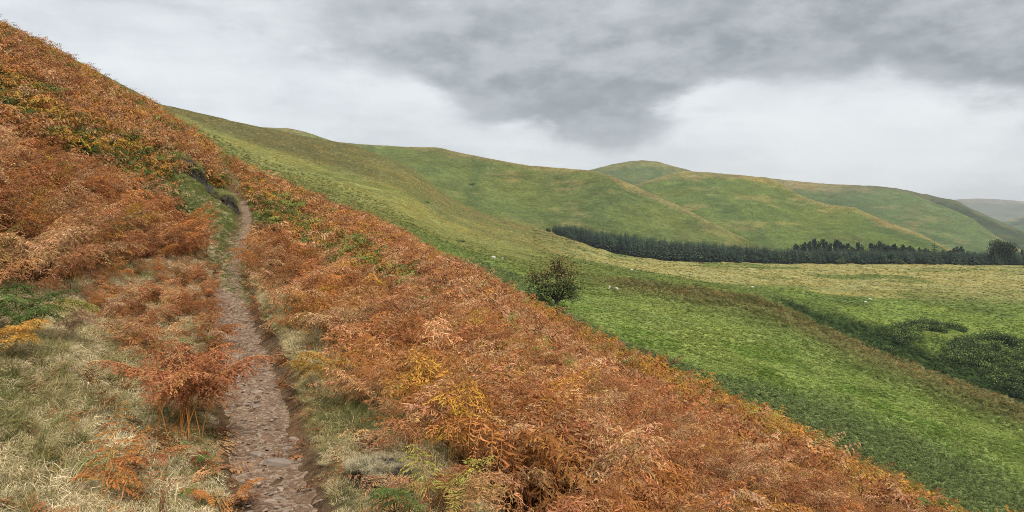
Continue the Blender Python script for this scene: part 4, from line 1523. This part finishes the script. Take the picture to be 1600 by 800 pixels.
# bushes of the gully
SHRUB = [leafy_meshes(940 + i, 900, 0.05, (1.15, 0.9, 0.42), (0, 0, 0.36), [(0.058, 0.095, 0.038), (0.105, 0.155, 0.052), (0.18, 0.235, 0.075)], 5, 10, 0.1) for i in range(4)]
r = R(77)
groups = [
    ('dark green bush in the curved upper thicket on the gully bank', 'bushes of the upper gully thicket', [(1392, 528), (1402, 520), (1412, 514), (1422, 510), (1433, 506), (1445, 506), (1456, 507), (1468, 510), (1480, 511), (1492, 514), (1505, 518), (1408, 530), (1420, 524), (1433, 517), (1446, 515), (1459, 517), (1472, 519), (1398, 536), (1410, 538), (1424, 532)], 3.2),
    ('dark bush in the big thicket filling the gully side at right', 'bushes of the big right thicket', [(1482, 556), (1494, 548), (1506, 540), (1518, 535), (1530, 532), (1543, 531), (1556, 532), (1570, 536), (1584, 541), (1598, 548), (1490, 566), (1504, 560),
        (1518, 552), (1532, 547), (1546, 546), (1560, 549), (1576, 556), (1592, 563), (1512, 570), (1528, 565), (1544, 562), (1560, 566), (1578, 574), (1596, 582), (1536, 580), (1552, 584), (1570, 592), (1590, 602), (1610, 560), (1625, 570), (1612, 590), (1606, 618), (1584, 616), (1562, 604)], 4.0),
    ('dark bush low in the gully behind the brown bracken crest', 'bushes low in the gully', [(1362, 545), (1374, 546), (1386, 550), (1398, 556), (1352, 541)], 2.2),
    ('dark bush at the narrow head of the gully', 'bushes at the gully head', [(1212, 468), (1222, 470), (1232, 474), (1244, 482), (1262, 490)], 2.2),
]
for lab, grp, pts_, h in groups:
    for px, py in pts_:
        P = pasture_hit(px, py, 3.0)
        plant_tree('bush', P - np.array([0, 0, 0.2]), h * r.uniform(0.75, 1.2), SHRUB[r.randint(4)], lab, 'bush', grp, r.uniform(0, 6.28), r.uniform(0.8, 1.2))
for px, py, lab, h in ((667, 317, 'solitary dark bush on the left hill slope', 2.0), (722, 378, 'small dark bush on the pasture, left of the sheep pair by the hawthorn', 1.4)):
    P = pasture_hit(px, py, 2.0)
    plant_tree('bush', P - np.array([0, 0, 0.1]), h, SHRUB[1], lab, 'bush')
P = hill_hit('middle_hill', 738, 289)
plant_tree('bush', P - np.array([0, 0, 0.3]), 4.0, SHRUB[2], 'dark bush alone high on the middle green hill', 'bush')

# ------------------------------------------------------------------ animals
def animal_mesh(name, joints, edges, mats, split):
    """continuous body grown over a skeleton with the Skin modifier"""
    me = bpy.data.meshes.new(name)
    me.from_pydata([j[:3] for j in joints], edges, [])
    o = bpy.data.objects.new(name, me)
    COL.objects.link(o)
    sk = o.modifiers.new('skin', 'SKIN')
    sv = me.skin_vertices[0].data
    for i, j in enumerate(joints):
        sv[i].radius = (j[3], j[4] if len(j) > 4 else j[3])
    sv[0].use_root = True
    ss_ = o.modifiers.new('sub', 'SUBSURF')
    ss_.levels = ss_.render_levels = 2
    dg = bpy.context.evaluated_depsgraph_get()
    out = bpy.data.meshes.new_from_object(o.evaluated_get(dg))
    bpy.data.objects.remove(o)
    out.materials.clear()
    for m_ in mats:
        out.materials.append(m_)
    for p_ in out.polygons:
        p_.use_smooth = True
        p_.material_index = 1 if split(p_.center) else 0
    out.name = name
    return out


def sheep_joints(head_down):
    hz, hx = (0.20, 0.66) if head_down else (0.80, 0.66)
    nz_, nx = (0.45, 0.58) if head_down else (0.72, 0.54)
    j = [(0, 0, 0.58, 0.25, 0.24), (0.28, 0, 0.58, 0.22, 0.23), (0.46, 0, 0.60, 0.14, 0.15), (nx, 0, nz_, 0.085), (hx, 0, hz, 0.075), (hx + 0.12, 0, hz - 0.07, 0.045),
         (-0.28, 0, 0.58, 0.23, 0.22), (-0.45, 0, 0.56, 0.13), (-0.53, 0, 0.44, 0.04)]
    e = [(0, 1), (1, 2), (2, 3), (3, 4), (4, 5), (0, 6), (6, 7), (7, 8)]
    for x0, y0, root in ((0.30, 0.11, 1), (0.30, -0.11, 1), (-0.32, 0.12, 6), (-0.32, -0.12, 6)):
        b_ = len(j)
        back_ = -0.05 if x0 < 0 else 0.02
        j += [(x0, y0, 0.36, 0.075), (x0 + back_, y0, 0.19, 0.038), (x0 + back_ * 0.5, y0, 0.02, 0.034)]
        e += [(root, b_), (b_, b_ + 1), (b_ + 1, b_ + 2)]
    for s2 in (-1, 1):
        b_ = len(j)
        j += [(hx - 0.04, s2 * 0.13, hz + 0.06, 0.022)]
        e += [(4, b_)]
    return j, e


leg_or_face = lambda c_: c_[2] < 0.27 or c_[0] > 0.62
SHEEP = [animal_mesh('body', *sheep_joints(True), [M_WOOL, M_FACE], leg_or_face), animal_mesh('body', *sheep_joints(False), [M_WOOL, M_FACE], leg_or_face)]
flock = [(771, 405, 0, 0.1, 'white sheep grazing left of the hawthorn, left-hand one of its pair'),
         (785, 407.5, 1, -1.4, 'white sheep left of the hawthorn, right-hand one of its pair'),
         (952, 453, 0, 1.35, 'white sheep right of the hawthorn, left-hand and larger of its pair'),
         (964, 455.5, 0, 1.75, 'white sheep right of the hawthorn, right-hand one of its pair'),
         (1352, 474, 0, 0.0, 'white sheep on the thin track above the gully, nearer one of its pair'),
         (1359, 469.5, 0, -0.4, 'white sheep just behind the one on the thin track'),
         (987, 424, 1, 0.2, 'pale sheep lying far off between hawthorn and plantation'),
         (1176, 451, 1, 2.8, 'small far sheep alone in the middle of the pale pasture')]
for px, py, k_, rz, lab in flock:
    P = pasture_hit(px, py, 1.3)
    o = link(bpy.data.objects.new('sheep', SHEEP[k_]))
    o.location = P + np.array([0, 0, 0.10])
    o.rotation_euler = (0, 0, rz)
    o.scale = (0.85,) * 3
    tag(o, lab, 'sheep', 'sheep grazing in the valley')
j, e = sheep_joints(True)
j = [(a[0] * 1.35, a[1], a[2], *[q * 0.95 for q in a[3:]]) for a in j]
cow = animal_mesh('body', j, e, [M_COW, M_COW], lambda c_: False)
P = pasture_hit(1095, 413.5, 5.0)
o = link(bpy.data.objects.new('cow', cow))
o.location = P + np.array([0, 0, 0.1])
o.rotation_euler = (0, 0, 0.25)
o.scale = (1.9, 1.9, 1.9)
tag(o, 'dark reddish brown cow grazing in front of the plantation', 'cow')

# ------------------------------------------------------------------ air
bx0, bx1, by0, by1, bz0, bz1 = -6000, 6500, -400, 7200, -140, 215
v = [(a, b_, c_) for a in (bx0, bx1) for b_ in (by0, by1) for c_ in (bz0, bz1)]
f = [(0, 1, 3, 2), (4, 6, 7, 5), (0, 4, 5, 1), (2, 3, 7, 6), (0, 2, 6, 4), (1, 5, 7, 3)]
mh = bpy.data.materials.new('haze')
mh.use_nodes = True
t = mh.node_tree
t.nodes.clear()
pvn = N(t, 'ShaderNodeVolumePrincipled')
pvn.inputs['Color'].default_value = (0.90, 0.94, 1.0, 1)
pvn.inputs['Density'].default_value = 0.00010
pvn.inputs['Density Attribute'].default_value = ''
ho = N(t, 'ShaderNodeOutputMaterial')
t.links.new(pvn.outputs[0], ho.inputs['Volume'])
hz_o = link(bpy.data.objects.new('haze', mesh_np('haze', np.array(v, float), f, mh)))
tag(hz_o, kind='stuff')
